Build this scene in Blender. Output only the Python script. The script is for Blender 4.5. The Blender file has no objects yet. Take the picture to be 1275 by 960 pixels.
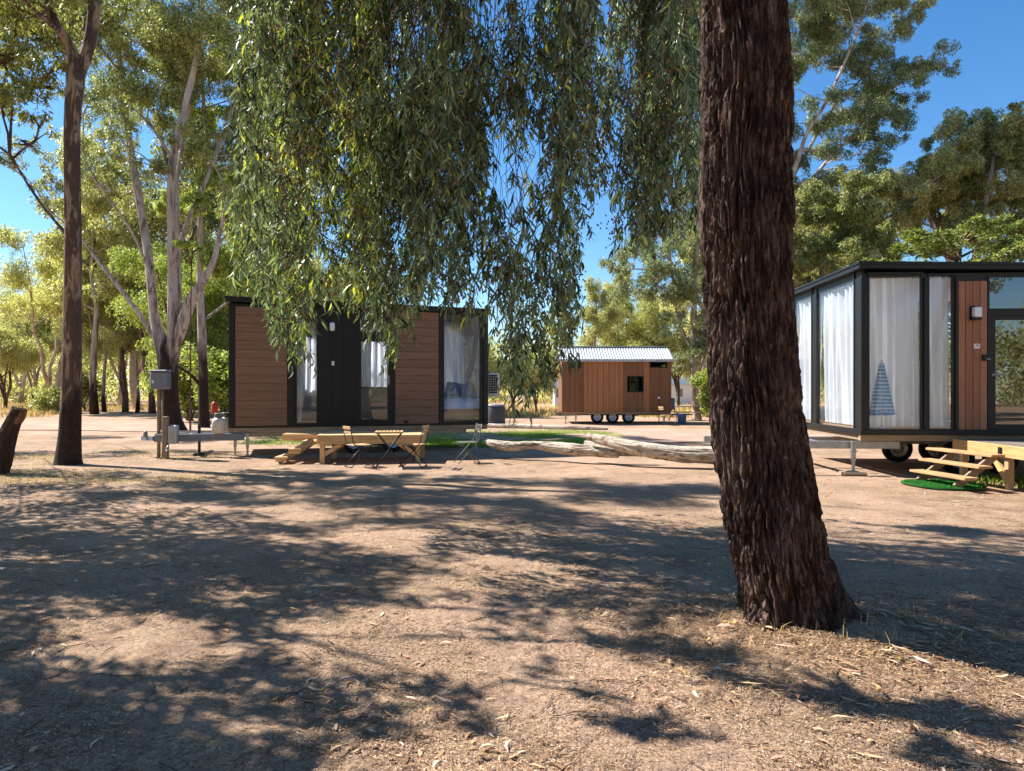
import bpy, math, random
import numpy as np
from mathutils import Vector, Matrix, Euler
S = bpy.context.scene
COL = S.collection
F, CX, CY, CH = 900.0, 637.5, 485.0, 1.6
SUNEL = math.radians(47)
SUND = Vector((-.906*math.cos(SUNEL), .423*math.cos(SUNEL), math.sin(SUNEL)))

def P(px, py, d):
    """world point at depth d on the line of sight of a photo pixel"""
    return Vector(((px-CX)*d/F, d, CH-(py-CY)*d/F))
def G(px, py):
    d = CH*F/(py-CY)
    return Vector(((px-CX)*d/F, d, 0))

# ------------------------------------------------------------------ noise
def _hash(ix, iy, iz, seed):
    n = (ix*374761393 + iy*668265263 + iz*2147483647 + seed*974634777) & 0x7fffffff
    n = ((n ^ (n >> 13))*1274126177) & 0x7fffffff
    n = ((n ^ (n >> 16))*1103515245) & 0x7fffffff
    return ((n >> 8) & 0xffff)/65535.0
def vnoise(x, y, z=None, seed=0):
    x = np.asarray(x, float); y = np.asarray(y, float)
    z = np.zeros_like(x) if z is None else np.asarray(z, float)
    ix, iy, iz = np.floor(x).astype(np.int64), np.floor(y).astype(np.int64), np.floor(z).astype(np.int64)
    fx, fy, fz = x-ix, y-iy, z-iz
    fx, fy, fz = fx*fx*(3-2*fx), fy*fy*(3-2*fy), fz*fz*(3-2*fz)
    r = 0
    for a in (0, 1):
        for b in (0, 1):
            for c in (0, 1):
                r = r + _hash(ix+a, iy+b, iz+c, seed)*(fx if a else 1-fx)*(fy if b else 1-fy)*(fz if c else 1-fz)
    return r
def fbm(x, y, z=None, seed=0, o=4):
    r, a, t = 0, 1.0, 0
    for i in range(o):
        k = 2.03**i
        r = r + a*vnoise(x*k, y*k, None if z is None else z*k, seed+i*17); t += a; a *= .5
    return r/t

# ------------------------------------------------------------------ scene graph helpers
def tag(o, label=None, cat=None, group=None, kind=None):
    if label: o['label'] = label
    if cat: o['category'] = cat
    if group: o['group'] = group
    if kind: o['kind'] = kind
    return o
def empty(name, loc=(0, 0, 0), rz=0, label=None, cat=None, group=None):
    o = bpy.data.objects.new(name, None); COL.objects.link(o)
    o.location = loc; o.rotation_euler = (0, 0, rz); o.empty_display_size = .1
    return tag(o, label, cat, group)
def link(name, me, mat, parent=None):
    if mat is not None and len(me.materials) == 0: me.materials.append(mat)
    o = bpy.data.objects.new(name, me); COL.objects.link(o)
    if parent is not None: o.parent = parent
    return o
def kids(o): return [c for c in bpy.data.objects if c.parent == o]
def copy_tree(o, parent=None, cache={}):
    c = o.copy(); COL.objects.link(c); c.parent = parent
    for ch in kids(o): copy_tree(ch, c)
    return c

def np_mesh(name, V, quads=None, tris=None, fattr=None, smooth=False):
    me = bpy.data.meshes.new(name)
    nq = 0 if quads is None else len(quads); nt = 0 if tris is None else len(tris)
    me.vertices.add(len(V)); me.vertices.foreach_set('co', np.asarray(V, np.float32).ravel())
    li = []
    if nq: li.append(np.asarray(quads, np.int32).ravel())
    if nt: li.append(np.asarray(tris, np.int32).ravel())
    li = np.concatenate(li)
    me.loops.add(len(li)); me.loops.foreach_set('vertex_index', li)
    me.polygons.add(nq+nt)
    st = np.concatenate([np.arange(nq)*4, nq*4+np.arange(nt)*3]).astype(np.int32)
    me.polygons.foreach_set('loop_start', st)
    if smooth: me.polygons.foreach_set('use_smooth', np.ones(nq+nt, bool))
    for k, v in (fattr or {}).items():
        a = me.attributes.new(k, 'FLOAT', 'FACE'); a.data.foreach_set('value', np.asarray(v, np.float32))
    me.update(calc_edges=True)
    return me

class MB:
    def __init__(s, seed=0): s.v = []; s.f = []; s.a = []; s.sm = []; s.mi = []; s.m = 0; s.r = random.Random(seed)
    def add(s, vs, fs, smooth=False, a=None):
        b = len(s.v); s.v += [tuple(v) for v in vs]
        a = s.r.random() if a is None else a
        for f in fs: s.f.append([i+b for i in f]); s.a.append(a); s.sm.append(smooth); s.mi.append(s.m)
    def box(s, x0, x1, y0, y1, z0, z1, M=None, a=None):
        vs = [Vector((x, y, z)) for z in (z0, z1) for y in (y0, y1) for x in (x0, x1)]
        if M is not None: vs = [M @ v for v in vs]
        s.add(vs, [(0, 2, 3, 1), (4, 5, 7, 6), (0, 1, 5, 4), (2, 6, 7, 3), (0, 4, 6, 2), (1, 3, 7, 5)], a=a)
    def bev(s, x0, x1, y0, y1, z0, z1, b=.006, M=None, a=None):
        """box with chamfered vertical and horizontal edges (a stack of insets)"""
        vs = []; fs = []
        lv = [(z0, b), (z0+b, 0), (z1-b, 0), (z1, b)]
        for z, i in lv:
            c = b
            vs += [Vector(p+(z,)) for p in ((x0+i+c, y0+i), (x1-i-c, y0+i), (x1-i, y0+i+c), (x1-i, y1-i-c), (x1-i-c, y1-i), (x0+i+c, y1-i), (x0+i, y1-i-c), (x0+i, y0+i+c))]
        for k in range(3):
            for j in range(8):
                a0, a1 = k*8+j, k*8+(j+1) % 8
                fs.append((a0, a1, a1+8, a0+8))
        fs.append(tuple(reversed(range(8)))); fs.append(tuple(range(24, 32)))
        if M is not None: vs = [M @ v for v in vs]
        s.add(vs, fs, a=a)
    def beam(s, p, q, w, h, up=(0, 0, 1), a=None):
        p, q = Vector(p), Vector(q); d = (q-p); L = d.length; d = d/L
        u = Vector(up)
        if abs(d.dot(u)) > .95: u = Vector((0, 1, 0))
        sx = d.cross(u).normalized(); sz = sx.cross(d)
        M = Matrix.Translation(p) @ Matrix((sx, d, sz)).transposed().to_4x4()
        s.box(-w/2, w/2, 0, L, -h/2, h/2, M, a)
    def tube(s, pts, rad, n=8, cap=True, a=None, smooth=True):
        pts = [Vector(p) for p in pts]; m = len(pts)
        if not hasattr(rad, '__len__'): rad = [rad]*m
        vs = []; fs = []; ux = None
        for i, p in enumerate(pts):
            t = (pts[min(i+1, m-1)]-pts[max(i-1, 0)]).normalized()
            if ux is None:
                r = Vector((0, 0, 1)) if abs(t.z) < .9 else Vector((1, 0, 0))
                ux = t.cross(r).normalized()
            else: ux = (ux-t*ux.dot(t)).normalized()
            uy = t.cross(ux)
            for k in range(n):
                an = 2*math.pi*k/n
                vs.append(p+(ux*math.cos(an)+uy*math.sin(an))*rad[i])
        for i in range(m-1):
            for k in range(n):
                a0, a1 = i*n+k, i*n+(k+1) % n
                fs.append((a0, a1, a1+n, a0+n))
        if cap: fs.append(tuple(reversed(range(n)))); fs.append(tuple(range((m-1)*n, m*n)))
        s.add(vs, fs, smooth, a)
    def lathe(s, prof, M=None, n=24, a=None, smooth=True):
        """prof: (radius, z); axis z"""
        vs = []; fs = []; m = len(prof)
        for r, z in prof:
            for k in range(n):
                an = 2*math.pi*k/n; vs.append(Vector((r*math.cos(an), r*math.sin(an), z)))
        if M is not None: vs = [M @ v for v in vs]
        for i in range(m-1):
            for k in range(n):
                a0, a1 = i*n+k, i*n+(k+1) % n
                fs.append((a0, a1, a1+n, a0+n))
        s.add(vs, fs, smooth, a)
    def build(s, name, mat, parent=None, mat2=None):
        me = bpy.data.meshes.new(name); me.from_pydata(s.v, [], s.f)
        if mat2 is not None: me.materials.append(mat); me.materials.append(mat2); me.polygons.foreach_set('material_index', s.mi)
        at = me.attributes.new('rnd', 'FLOAT', 'FACE'); at.data.foreach_set('value', s.a)
        me.polygons.foreach_set('use_smooth', s.sm); me.update()
        return link(name, me, mat, parent)

# ------------------------------------------------------------------ materials
def srgb(r, g, b):
    f = lambda c: (c/255/12.92) if c/255 <= .04045 else ((c/255+.055)/1.055)**2.4
    return (f(r), f(g), f(b), 1)
class NT:
    def __init__(s, name):
        s.m = bpy.data.materials.new(name); s.m.use_nodes = True
        s.n = s.m.node_tree.nodes; s.l = s.m.node_tree.links; s.n.clear()
        s.out = s.n.new('ShaderNodeOutputMaterial')
    def N(s, t, **k):
        n = s.n.new('ShaderNode'+t)
        for a, v in k.items():
            if a in n.inputs: s.set(n.inputs[a], v)
            else: setattr(n, a, v)
        return n
    def set(s, i, v):
        if isinstance(v, bpy.types.NodeSocket): s.l.new(v, i)
        else: i.default_value = v
    def coord(s, kind='Object', scale=(1, 1, 1)):
        c = s.N('TexCoord'); mp = s.N('Mapping'); s.l.new(c.outputs[kind], mp.inputs[0]); mp.inputs['Scale'].default_value = scale
        return mp.outputs[0]
    def noise(s, vec, scale, detail=6, rough=.6, dist=0):
        n = s.N('TexNoise'); n.inputs['Scale'].default_value = scale; n.inputs['Detail'].default_value = detail
        n.inputs['Roughness'].default_value = rough; n.inputs['Distortion'].default_value = dist
        if vec is not None: s.l.new(vec, n.inputs['Vector'])
        return n.outputs['Fac']
    def ramp(s, fac, stops, interp='LINEAR'):
        r = s.N('ValToRGB'); s.l.new(fac, r.inputs[0]); e = r.color_ramp.elements; r.color_ramp.interpolation = interp
        while len(e) < len(stops): e.new(.5)
        for q, (p, c) in zip(e, stops): q.position = p; q.color = c if len(c) == 4 else tuple(c)+(1,)
        return r.outputs[0]
    def mix(s, fac, a, b, mode='MIX'):
        m = s.N('Mix', data_type='RGBA', blend_type=mode)
        s.set(m.inputs[0], fac); s.set(m.inputs[6], a); s.set(m.inputs[7], b)
        return m.outputs[2]
    def attr(s, name='rnd'):
        return s.N('Attribute', attribute_name=name).outputs['Fac']
    def math(s, op, a, b=0.0):
        m = s.N('Math', operation=op); s.set(m.inputs[0], a); s.set(m.inputs[1], b); return m.outputs[0]
    def bump(s, h, strength=.3, dist=.02, prev=None):
        b = s.N('Bump'); b.inputs['Strength'].default_value = strength; b.inputs['Distance'].default_value = dist
        s.l.new(h, b.inputs['Height'])
        if prev is not None: s.l.new(prev, b.inputs['Normal'])
        return b.outputs[0]
    def bsdf(s, color, rough=.7, metal=0, normal=None, spec=.5, **k):
        p = s.N('BsdfPrincipled'); s.set(p.inputs['Base Color'], color); s.set(p.inputs['Roughness'], rough); s.set(p.inputs['Metallic'], metal)
        p.inputs['Specular IOR Level'].default_value = spec
        if normal is not None: s.l.new(normal, p.inputs['Normal'])
        for a, v in k.items(): s.set(p.inputs[a], v)
        s.l.new(p.outputs[0], s.out.inputs[0]); return p
def simple(name, rgb, rough=.6, metal=0, var=.12, scale=6, bump=.1, spec=.4):
    t = NT(name); v = t.coord(); n = t.noise(v, scale, 5)
    n2 = t.noise(v, scale*14, 3)
    c = srgb(*rgb); lo = tuple(x*(1-var) for x in c[:3])+(1,); hi = tuple(min(1, x*(1+var)) for x in c[:3])+(1,)
    r = t.math('ADD', t.math('MULTIPLY', n, .25), rough-.12)
    t.bsdf(t.ramp(n, [(.3, lo), (.7, hi)]), r, metal, t.bump(n2, bump, .01), spec)
    return t.m
def wood(name, rgb, stretch=(18, 18, 1.2), var=.35, rough=.6, boards=.25, bump=.25):
    t = NT(name); v = t.coord(scale=stretch)
    n = t.noise(v, 1.6, 6, .65, .6); n2 = t.noise(v, 7, 4, .6)
    c = srgb(*rgb)[:3]
    lo = tuple(x*(1-var) for x in c)+(1,); hi = tuple(min(1, x*(1+var)) for x in c)+(1,)
    base = t.ramp(n, [(.3, lo), (.5, c+(1,)), (.72, hi)])
    k = t.math('ADD', t.math('MULTIPLY', t.attr(), boards), 1-boards/2)
    base = t.mix(1.0, base, t.N('CombineColor', Red=k, Green=k, Blue=k).outputs[0], 'MULTIPLY')
    t.bsdf(base, rough, 0, t.bump(n2, bump, .006), .35)
    return t.m
def leafmat(name, dark, light, extra=None, trans=.35, rough=.45, spec=.4):
    """foliage: the colour runs with a random number each leaf carries"""
    t = NT(name); r = t.attr('rnd')
    st = [(0, srgb(*dark)), (.75, srgb(*light))]
    if extra: st += [(.9, srgb(*light)), (.94, srgb(*extra))]
    col = t.ramp(r, st)
    oi = t.N('ObjectInfo').outputs['Random']
    k = t.math('ADD', t.math('MULTIPLY', oi, .3), .85)
    col = t.mix(1.0, col, t.N('CombineColor', Red=k, Green=k, Blue=t.math('MULTIPLY', k, .95)).outputs[0], 'MULTIPLY')
    p = t.N('BsdfPrincipled'); t.set(p.inputs['Base Color'], col); p.inputs['Roughness'].default_value = rough
    p.inputs['Specular IOR Level'].default_value = spec
    tr = t.N('BsdfTranslucent'); t.l.new(t.mix(1.0, col, (1.22, 1.25, .65, 1), 'MULTIPLY'), tr.inputs[0])
    ms = t.N('MixShader'); ms.inputs[0].default_value = trans
    t.l.new(p.outputs[0], ms.inputs[1]); t.l.new(tr.outputs[0], ms.inputs[2]); t.l.new(ms.outputs[0], t.out.inputs[0])
    return t.m
def barkmat(name, cols, stretch=(5, 5, .9), scale=1.0, bump=.5, butt=None):
    t = NT(name); v = t.coord(scale=stretch)
    n = t.noise(v, scale*1.3, 7, .62, .8); n2 = t.noise(v, scale*6, 6, .65)
    st = [(.30+.40*i/(len(cols)-1), srgb(*c)) for i, c in enumerate(cols)]
    c = t.ramp(n, st)
    c = t.mix(.45, c, t.ramp(n2, [(.3, (.35, .32, .3, 1)), (.65, (1.1, 1.1, 1.1, 1))]), 'MULTIPLY')
    if butt:      # old dark bark kept on the butt of the trunk, with a ragged upper edge
        o = t.coord(); sp = t.N('SeparateXYZ'); t.l.new(o, sp.inputs[0])
        e = t.math('SUBTRACT', sp.outputs[2], t.math('MULTIPLY', t.noise(t.coord(scale=(3, 3, .5)), 1.2, 5), butt*1.6))
        c = t.mix(t.ramp(t.math('DIVIDE', e, butt), [(.0, (1, 1, 1)), (.35, (0, 0, 0))]), c, t.ramp(n2, [(.3, srgb(26, 20, 18)), (.7, srgb(74, 58, 50))]))
    t.bsdf(c, .85, 0, t.bump(n2, bump, .03), .2)
    return t.m
def glassmat(name, tint=(.93, .95, .95, 1), boost=.05, rough=.0):
    t = NT(name)
    fr = t.N('Fresnel'); fr.inputs[0].default_value = 1.5
    f = t.math('MULTIPLY', t.math('ADD', fr.outputs[0], boost), t.math('SUBTRACT', .75, t.N('NewGeometry').outputs['Backfacing']))
    tr = t.N('BsdfTransparent'); tr.inputs[0].default_value = tint
    gl = t.N('BsdfGlossy'); gl.inputs['Roughness'].default_value = rough
    f = t.math('MAXIMUM', f, 0.0)
    ms = t.N('MixShader'); t.l.new(f, ms.inputs[0]); t.l.new(tr.outputs[0], ms.inputs[1]); t.l.new(gl.outputs[0], ms.inputs[2])
    t.l.new(ms.outputs[0], t.out.inputs[0]); return t.m

M = {}
M['black'] = simple('black_steel', (26, 26, 28), .45, .0, .2, 3, .05)
M['blackpanel'] = simple('black_panel', (23, 24, 27), .5, .0, .2, 3, .05)
M['rubber'] = simple('tyre_rubber', (22, 21, 20), .85, 0, .3, 9, .2)
M['rim'] = simple('painted_rim', (205, 205, 205), .35, .3, .08)
M['galv'] = simple('galvanised_steel', (165, 168, 170), .42, .8, .15, 8)
M['greybox'] = simple('grey_plastic', (120, 125, 135), .5, 0, .08)
M['paintgrey'] = simple('grey_frame', (108, 104, 98), .5, .3)
M['white'] = simple('white_paint', (225, 225, 225), .5, 0, .05)
M['wallwhite'] = simple('interior_white', (215, 214, 220), .7, 0, .04)
M['pine'] = wood('pine_timber', (206, 168, 122), (1.2, 9, 9), .28, .65, .3)
M['pinez'] = wood('pine_post', (206, 168, 122), (9, 9, 1.2), .28, .65, .3)
M['oldwood'] = wood('weathered_timber', (150, 130, 108), (1.2, 9, 9), .3, .75, .3)
M['slat'] = wood('slat_timber', (186, 148, 104), (6, 6, 6), .25, .6, .3)
M['clad_h'] = wood('brown_composite_cladding', (132, 101, 80), (1.0, 22, 22), .24, .62, .14, .2)
M['clad_v'] = wood('red_brown_timber_cladding', (160, 110, 82), (12, 12, .8), .2, .55, .22, .12)
M['ply'] = wood('interior_floor', (150, 120, 90), (1, 6, 6), .2, .5)
M['glass'] = glassmat('window_glass', (.98, .99, .99, 1), boost=.06)
M['glassdark'] = glassmat('tinted_door_glass', (.30, .33, .33, 1), .22)
M['lampwhite'] = simple('lamp_diffuser', (235, 238, 245), .4, 0, .02)
M['bed'] = simple('white_bedding', (196, 212, 240), .9, 0, .04, 4, .3)
M['blue'] = simple('blue_cushion', (60, 120, 190), .9, 0, .2)
M['bluegrey'] = simple('blue_plastic', (95, 125, 165), .5, 0, .1)
M['red'] = simple('red_paint', (190, 50, 28), .5, 0, .2)
M['cream'] = simple('cream_gas_bottle', (205, 198, 182), .5, .1, .1)
M['greenmat'] = simple('green_turf_mat', (32, 92, 30), .9, 0, .3, 60, .8)
M['redsteel'] = simple('red_standpipe', (120, 50, 30), .6)
M['darkbin'] = simple('dark_barrel', (70, 72, 74), .6, 0, .2)
# ================================================================== GROUND
TB = Vector((1.93, 4.9, 0))          # foot of the near tree
def ground_h(x, y):
    x = np.asarray(x, float); y = np.asarray(y, float)
    d = np.hypot(x, y-0)
    near = np.clip((26-d)/14, 0, 1)
    h = (fbm(x*.22, y*.22, seed=3)-.5)*.16*np.clip(d/8, .3, 1)
    h = h + (fbm(x*1.1, y*1.1, seed=5)-.5)*.06*near
    h = h + (fbm(x*4.5, y*4.5, seed=9, o=5)-.5)*.040*np.clip((16-d)/10, 0, 1)
    h = h + (fbm(x*13, y*13, seed=19, o=3)-.5)*.020*np.clip((11-d)/7, 0, 1)*np.clip((fbm(x*.8, y*.8, seed=23)-.35)*4, .2, 1)
    pits = fbm(x*9, y*9, seed=21, o=3)
    h = h - np.clip(pits-.58, 0, 1)*.09*np.clip((12-d)/8, 0, 1)
    flat = np.clip(1-(np.hypot(x-2, y-24)-12)/20, 0, 1)
    h = h*(1-.35*flat)
    m = np.exp(-((x-TB.x-.1)**2+(y-TB.y)**2)/.55)
    return h + m*.10 - .012
def gz(x, y): return float(ground_h(np.array([x]), np.array([y]))[0])
def axis(lim_lo, lim_hi, fine_lo, fine_hi, step, growth=1.07):
    a = list(np.arange(fine_lo, fine_hi, step)); s = step
    hi = [a[-1]]
    while hi[-1] < lim_hi: s *= growth; hi.append(hi[-1]+s)
    s = step; lo = [a[0]]
    while lo[-1] > lim_lo: s *= growth; lo.append(lo[-1]-s)
    return np.array(lo[::-1][:-1]+a+hi[1:])
xs = axis(-600, 600, -4.2, 5.2, .022, 1.035); ys = axis(-60, 900, 2.6, 8.5, .022, 1.03)
X, Y = np.meshgrid(xs, ys); Z = ground_h(X, Y)
nx, ny = len(xs), len(ys)
idx = np.arange(nx*ny).reshape(ny, nx)
q = np.stack([idx[:-1, :-1], idx[:-1, 1:], idx[1:, 1:], idx[1:, :-1]], -1).reshape(-1, 4)
me = np_mesh('ground', np.stack([X, Y, Z], -1).reshape(-1, 3), q, smooth=True)
t = NT('red_brown_dirt')
v = t.coord()
big = t.noise(v, .35, 5, .6); mid = t.noise(v, 2.2, 6, .65); fine = t.noise(v, 38, 6, .7); grit = t.noise(v, 160, 3, .7)
greyd = t.noise(v, .9, 5, .6, .5)
base = t.ramp(mid, [(.30, srgb(134, 106, 84)), (.5, srgb(182, 150, 121)), (.72, srgb(216, 186, 156))])
pink = t.mix(t.ramp(big, [(.42, (0, 0, 0)), (.62, (1, 1, 1))]), base, srgb(200, 166, 140))
lit = t.noise(v, 1.1, 8, .72)
straw = t.mix(t.ramp(lit, [(.52, (0, 0, 0)), (.66, (.75, .75, .75))]), pink, t.ramp(fine, [(.35, srgb(104, 82, 62)), (.55, srgb(172, 144, 108)), (.7, srgb(216, 190, 148))]))
straw = t.mix(t.ramp(greyd, [(.48, (0, 0, 0)), (.62, (.6, .6, .6))]), straw, srgb(158, 134, 110))
c = t.mix(.85, straw, t.ramp(fine, [(.30, (.30, .27, .24)), (.5, (.95, .95, .95)), (.72, (1.35, 1.32, 1.28))]), 'MULTIPLY')
c = t.mix(.7, c, t.ramp(grit, [(.34, (.35, .32, .3)), (.52, (1, 1, 1)), (.70, (1.5, 1.47, 1.42))]), 'MULTIPLY')
# grassy, mossy stain under the trees at the left and around the cabins
sep = t.N('SeparateXYZ'); t.l.new(v, sep.inputs[0])
nrm = t.bump(fine, .8, .035); nrm = t.bump(grit, .7, .014, nrm)
t.bsdf(c, .95, 0, nrm, .15)
tag(link('ground', me, t.m), 'reddish brown bare dirt with leaf litter', kind='structure')

# the pale vehicle track across the back
def ribbon(name, pts, w, mat, dz=.006, label=None, kind='structure', n=60, edge=.25):
    pts = [Vector(p) for p in pts]
    V = []; q = []; m = 14
    r = random.Random(hash(name) % 97)
    for i in range(n+1):
        u = i/n*(len(pts)-1); k = min(int(u), len(pts)-2); f = u-k
        p = pts[k].lerp(pts[k+1], f); tdir = (pts[k+1]-pts[k]).normalized(); s = Vector((-tdir.y, tdir.x, 0))
        ww = w*(1+edge*(float(vnoise(i*.35, 3.1))-.5))
        for j in range(m+1):
            qd = p+s*(j/m-.5)*ww; V.append((qd.x, qd.y, 0))
    V = np.array(V); V[:, 2] = ground_h(V[:, 0], V[:, 1])+dz
    for i in range(n):
        for j in range(m):
            a = i*(m+1)+j; q.append((a, a+1, a+m+2, a+m+1))
    return tag(link(name, np_mesh(name, V, q, smooth=True), mat), label, kind=kind)
t = NT('pale_track'); v = t.coord(); n = t.noise(v, .8, 6, .65); f = t.noise(v, 14, 5, .7)
c = t.ramp(n, [(.3, srgb(152, 124, 106)), (.7, srgb(190, 158, 136))]); c = t.mix(.5, c, t.ramp(f, [(.3, (.7, .7, .7)), (.7, (1.15, 1.15, 1.15))]), 'MULTIPLY')
t.bsdf(c, .95, 0, t.bump(f, .3, .02), .1); M['track'] = t.m
ribbon('dirt_track', [(-45, 33, 0), (-22, 33.5, 0), (-9, 30, 0), (0, 27, 0), (9, 25.5, 0), (24, 26, 0)], 7.5, M['track'], .02, 'pale pink dirt vehicle track')

# dry grass paddock behind, lawn patch
def blades(name, mat, pts, h, w, seed=0, tilt=.5, kind='stuff', label=None, hvar=.6, parent=None, curve=.5):
    rg = np.random.default_rng(seed); n = len(pts)
    hh = h*(1-hvar*rg.random(n)); an = rg.random(n)*2*np.pi; ti = tilt*rg.random(n); ww = w*(.6+.8*rg.random(n))
    d = np.stack([np.cos(an)*ti, np.sin(an)*ti, np.ones(n)], -1); d /= np.linalg.norm(d, axis=1)[:, None]
    s = np.stack([-np.sin(an+rg.random(n)), np.cos(an), np.zeros(n)], -1)
    p0 = np.array(pts); mid = p0+d*hh[:, None]*.55
    out = np.stack([np.cos(an), np.sin(an), -np.ones(n)*.3], -1)
    tip = p0+d*hh[:, None]+out*(hh*curve*rg.random(n))[:, None]
    V = np.stack([p0-s*ww[:, None]/2, p0+s*ww[:, None]/2, mid+s*ww[:, None]*.4, mid-s*ww[:, None]*.4, tip], 1).reshape(-1, 3)
    b = np.arange(n)[:, None]*5
    me = np_mesh(name, V, b+np.array([[0, 1, 2, 3]]), b+np.array([[3, 2, 4]]), {'rnd': np.concatenate([rg.random(n)]*2)})
    return tag(link(name, me, mat, parent), label, kind=kind)
M['drygrass'] = leafmat('dry_straw_grass', (150, 122, 76), (214, 186, 126), None, .25, .7, .2)
M['lawn'] = leafmat('green_lawn_blades', (70, 112, 30), (150, 180, 60), (190, 180, 90), .3, .6, .2)
M['weed'] = leafmat('weeds', (70, 100, 30), (150, 170, 70), None, .3, .6, .2)
rg = np.random.default_rng(5)
def scatter_quad(fn, n, rg):
    """random ground points inside a list of photo-ground ellipses (cx, cy, rx, ry in metres)"""
    out = []
    for (cx, cy, rx, ry, k) in fn:
        m = int(n*k); a = rg.random(m)*2*np.pi; r = np.sqrt(rg.random(m))*(1+.25*(rg.random(m)-.5))
        x = cx+np.cos(a)*r*rx; y = cy+np.sin(a)*r*ry
        out.append(np.stack([x, y], -1))
    p = np.concatenate(out); 
    keep = fbm(p[:, 0]*.9, p[:, 1]*.9, seed=31) > .40+.2*(rg.random(len(p))-.5)
    p = p[keep]
    return np.column_stack([p, ground_h(p[:, 0], p[:, 1])])
lawn_el = [(-1.2, 24.6, 3.6, 4.2, .55), (1.6, 25.2, 2.2, 3.4, .33), (-5.5, 23.5, 3.4, 3, .22)]
t = NT('lawn_soil'); v = t.coord(); f = t.noise(v, 9, 6, .7); t.bsdf(t.ramp(f, [(.35, srgb(92, 104, 48)), (.65, srgb(140, 152, 70))]), .95, 0, t.bump(f, .4, .03), .1)
def patch(name, cx, cy, rx, ry, mat, label, seed=1, dz=.006):
    V = [(cx, cy, 0)]; n = 56; rings = 7; q = []; tr = []
    for k in range(1, rings+1):
        for i in range(n):
            a = 2*math.pi*i/n; w = 1+.35*(float(fbm(np.array([math.cos(a)*2.2+seed*7.]), np.array([math.sin(a)*2.2]), seed=seed)[0])-.5)*2
            V.append((cx+math.cos(a)*rx*w*k/rings, cy+math.sin(a)*ry*w*k/rings, 0))
    for i in range(n): tr.append((0, 1+i, 1+(i+1) % n))
    for k in range(rings-1):
        for i in range(n):
            a, b = 1+k*n+i, 1+k*n+(i+1) % n
            q.append((a, a+n, b+n, b))
    V = np.array(V, float); V[:, 2] = ground_h(V[:, 0], V[:, 1])+dz
    return tag(link(name, np_mesh(name, V, q, tr, smooth=True), mat), label, kind='structure')
patch('lawn', -.9, 24.6, 5.2, 4.6, t.m, 'green lawn patch behind the cabin end', 4)
P_ = scatter_quad(lawn_el, 52000, rg); P_[:, 2] += .004
blades('lawn_grass', M['lawn'], P_, .07, .014, 6, .9, label='short green grass of the lawn patch')
# greenish-yellow grass strip at the left under the big trees, dry paddock far away
left_el = [(-10, 17.5, 4.5, 1.3, .3), (-8.8, 13.2, 3.6, 1.3, .5), (-12.5, 16, 3, 2.5, .2)]
P_ = scatter_quad(left_el, 15000, rg)
blades('sparse_grass', leafmat('sparse_grass_blades', (128, 112, 70), (196, 174, 120), (140, 140, 80), .25, .7, .2), P_, .07, .008, 7, 1.1, label='sparse yellowing grass under the left trees')
n = 60000
y = 42+ (rg.random(n)**1.5)*60; x = (rg.random(n)-.5)*2*(.8*y+6)
P_ = np.column_stack([x, y, ground_h(x, y)]); P_ = P_[fbm(x*.12, y*.12, seed=8) > .46]
blades('dry_paddock_grass', M['drygrass'], P_, .5, .05, 8, .7, label='tall dry straw coloured grass in the paddock behind')

# leaf litter
M['litter'] = None
t = NT('leaf_litter_mat'); r = t.attr()
col = t.ramp(r, [(0, srgb(72, 50, 38)), (.35, srgb(120, 84, 60)), (.6, srgb(158, 124, 88)), (.82, srgb(190, 160, 122)), (.93, srgb(214, 190, 165)), (.97, srgb(200, 130, 110)), (1, srgb(190, 175, 60))])
t.bsdf(col, .7, 0, None, .25); M['litter'] = t.m
def litter(name, P2, L, W, lift, label, seed, cmin=0, cmax=1, mat=None, bend=.25):
    rg = np.random.default_rng(seed); n = len(P2)
    an = rg.random(n)*2*np.pi; L = L*(.5+rg.random(n)); W = W*(.6+.8*rg.random(n))
    z = ground_h(P2[:, 0], P2[:, 1])+lift*rg.random(n)
    up = (rg.random(n)-.35)*.5
    d = np.stack([np.cos(an), np.sin(an), up*.5], -1); s = np.stack([-np.sin(an), np.cos(an), (rg.random(n)-.5)*.6], -1)
    c = np.column_stack([P2, z+.004+np.abs(up)*.25*L])
    L_ = L[:, None]; W_ = W[:, None]; bd = ((rg.random(n)-.5)*2*bend)[:, None]*L_
    a0 = c-d*L_/2; a3 = c+d*L_/2; m1 = c-d*L_*.17+s*bd; m2 = c+d*L_*.17+s*bd
    zz = np.zeros((n, 3)); zz[:, 2] = 1
    m1 = m1+zz*(L_*.08*rg.random(n)[:, None]); m2 = m2+zz*(L_*.08*rg.random(n)[:, None])
    V = np.stack([a0, m1-s*W_/2, m1+s*W_/2, m2+s*W_/2, m2-s*W_/2, a3], 1).reshape(-1, 3)
    b = np.arange(n)[:, None]*6
    rr = cmin+(cmax-cmin)*rg.random(n)
    me = np_mesh(name, V, b+np.array([[1, 4, 3, 2]]), np.concatenate([b+np.array([[0, 1, 2]]), b+np.array([[4, 5, 3]])]), {'rnd': np.concatenate([rr]*3)})
    return tag(link(name, me, mat or M['litter']), label, kind='stuff')
def near_pts(n, d0, d1, rg, pw=1.6, cl=.45):
    d = d0+(d1-d0)*rg.random(n)**pw; x = (rg.random(n)-.5)*2*(.74*d+.2)
    k = fbm(x*1.3, d*1.3, seed=44) > cl+.3*(rg.random(n)-.5)
    return np.column_stack([x[k], d[k]])
litter('leaf_litter', near_pts(4200, 2.7, 16, rg, 1.3, .5), .065, .014, .006, 'scattered fallen gum leaves on the dirt', 11, .45, 1)
litter('fine_litter', near_pts(300000, 2.7, 13, rg, 1.4, .40), .018, .0036, .005, 'fine dry leaf crumbs and chips on the dirt', 12, .1, .93)
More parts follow.
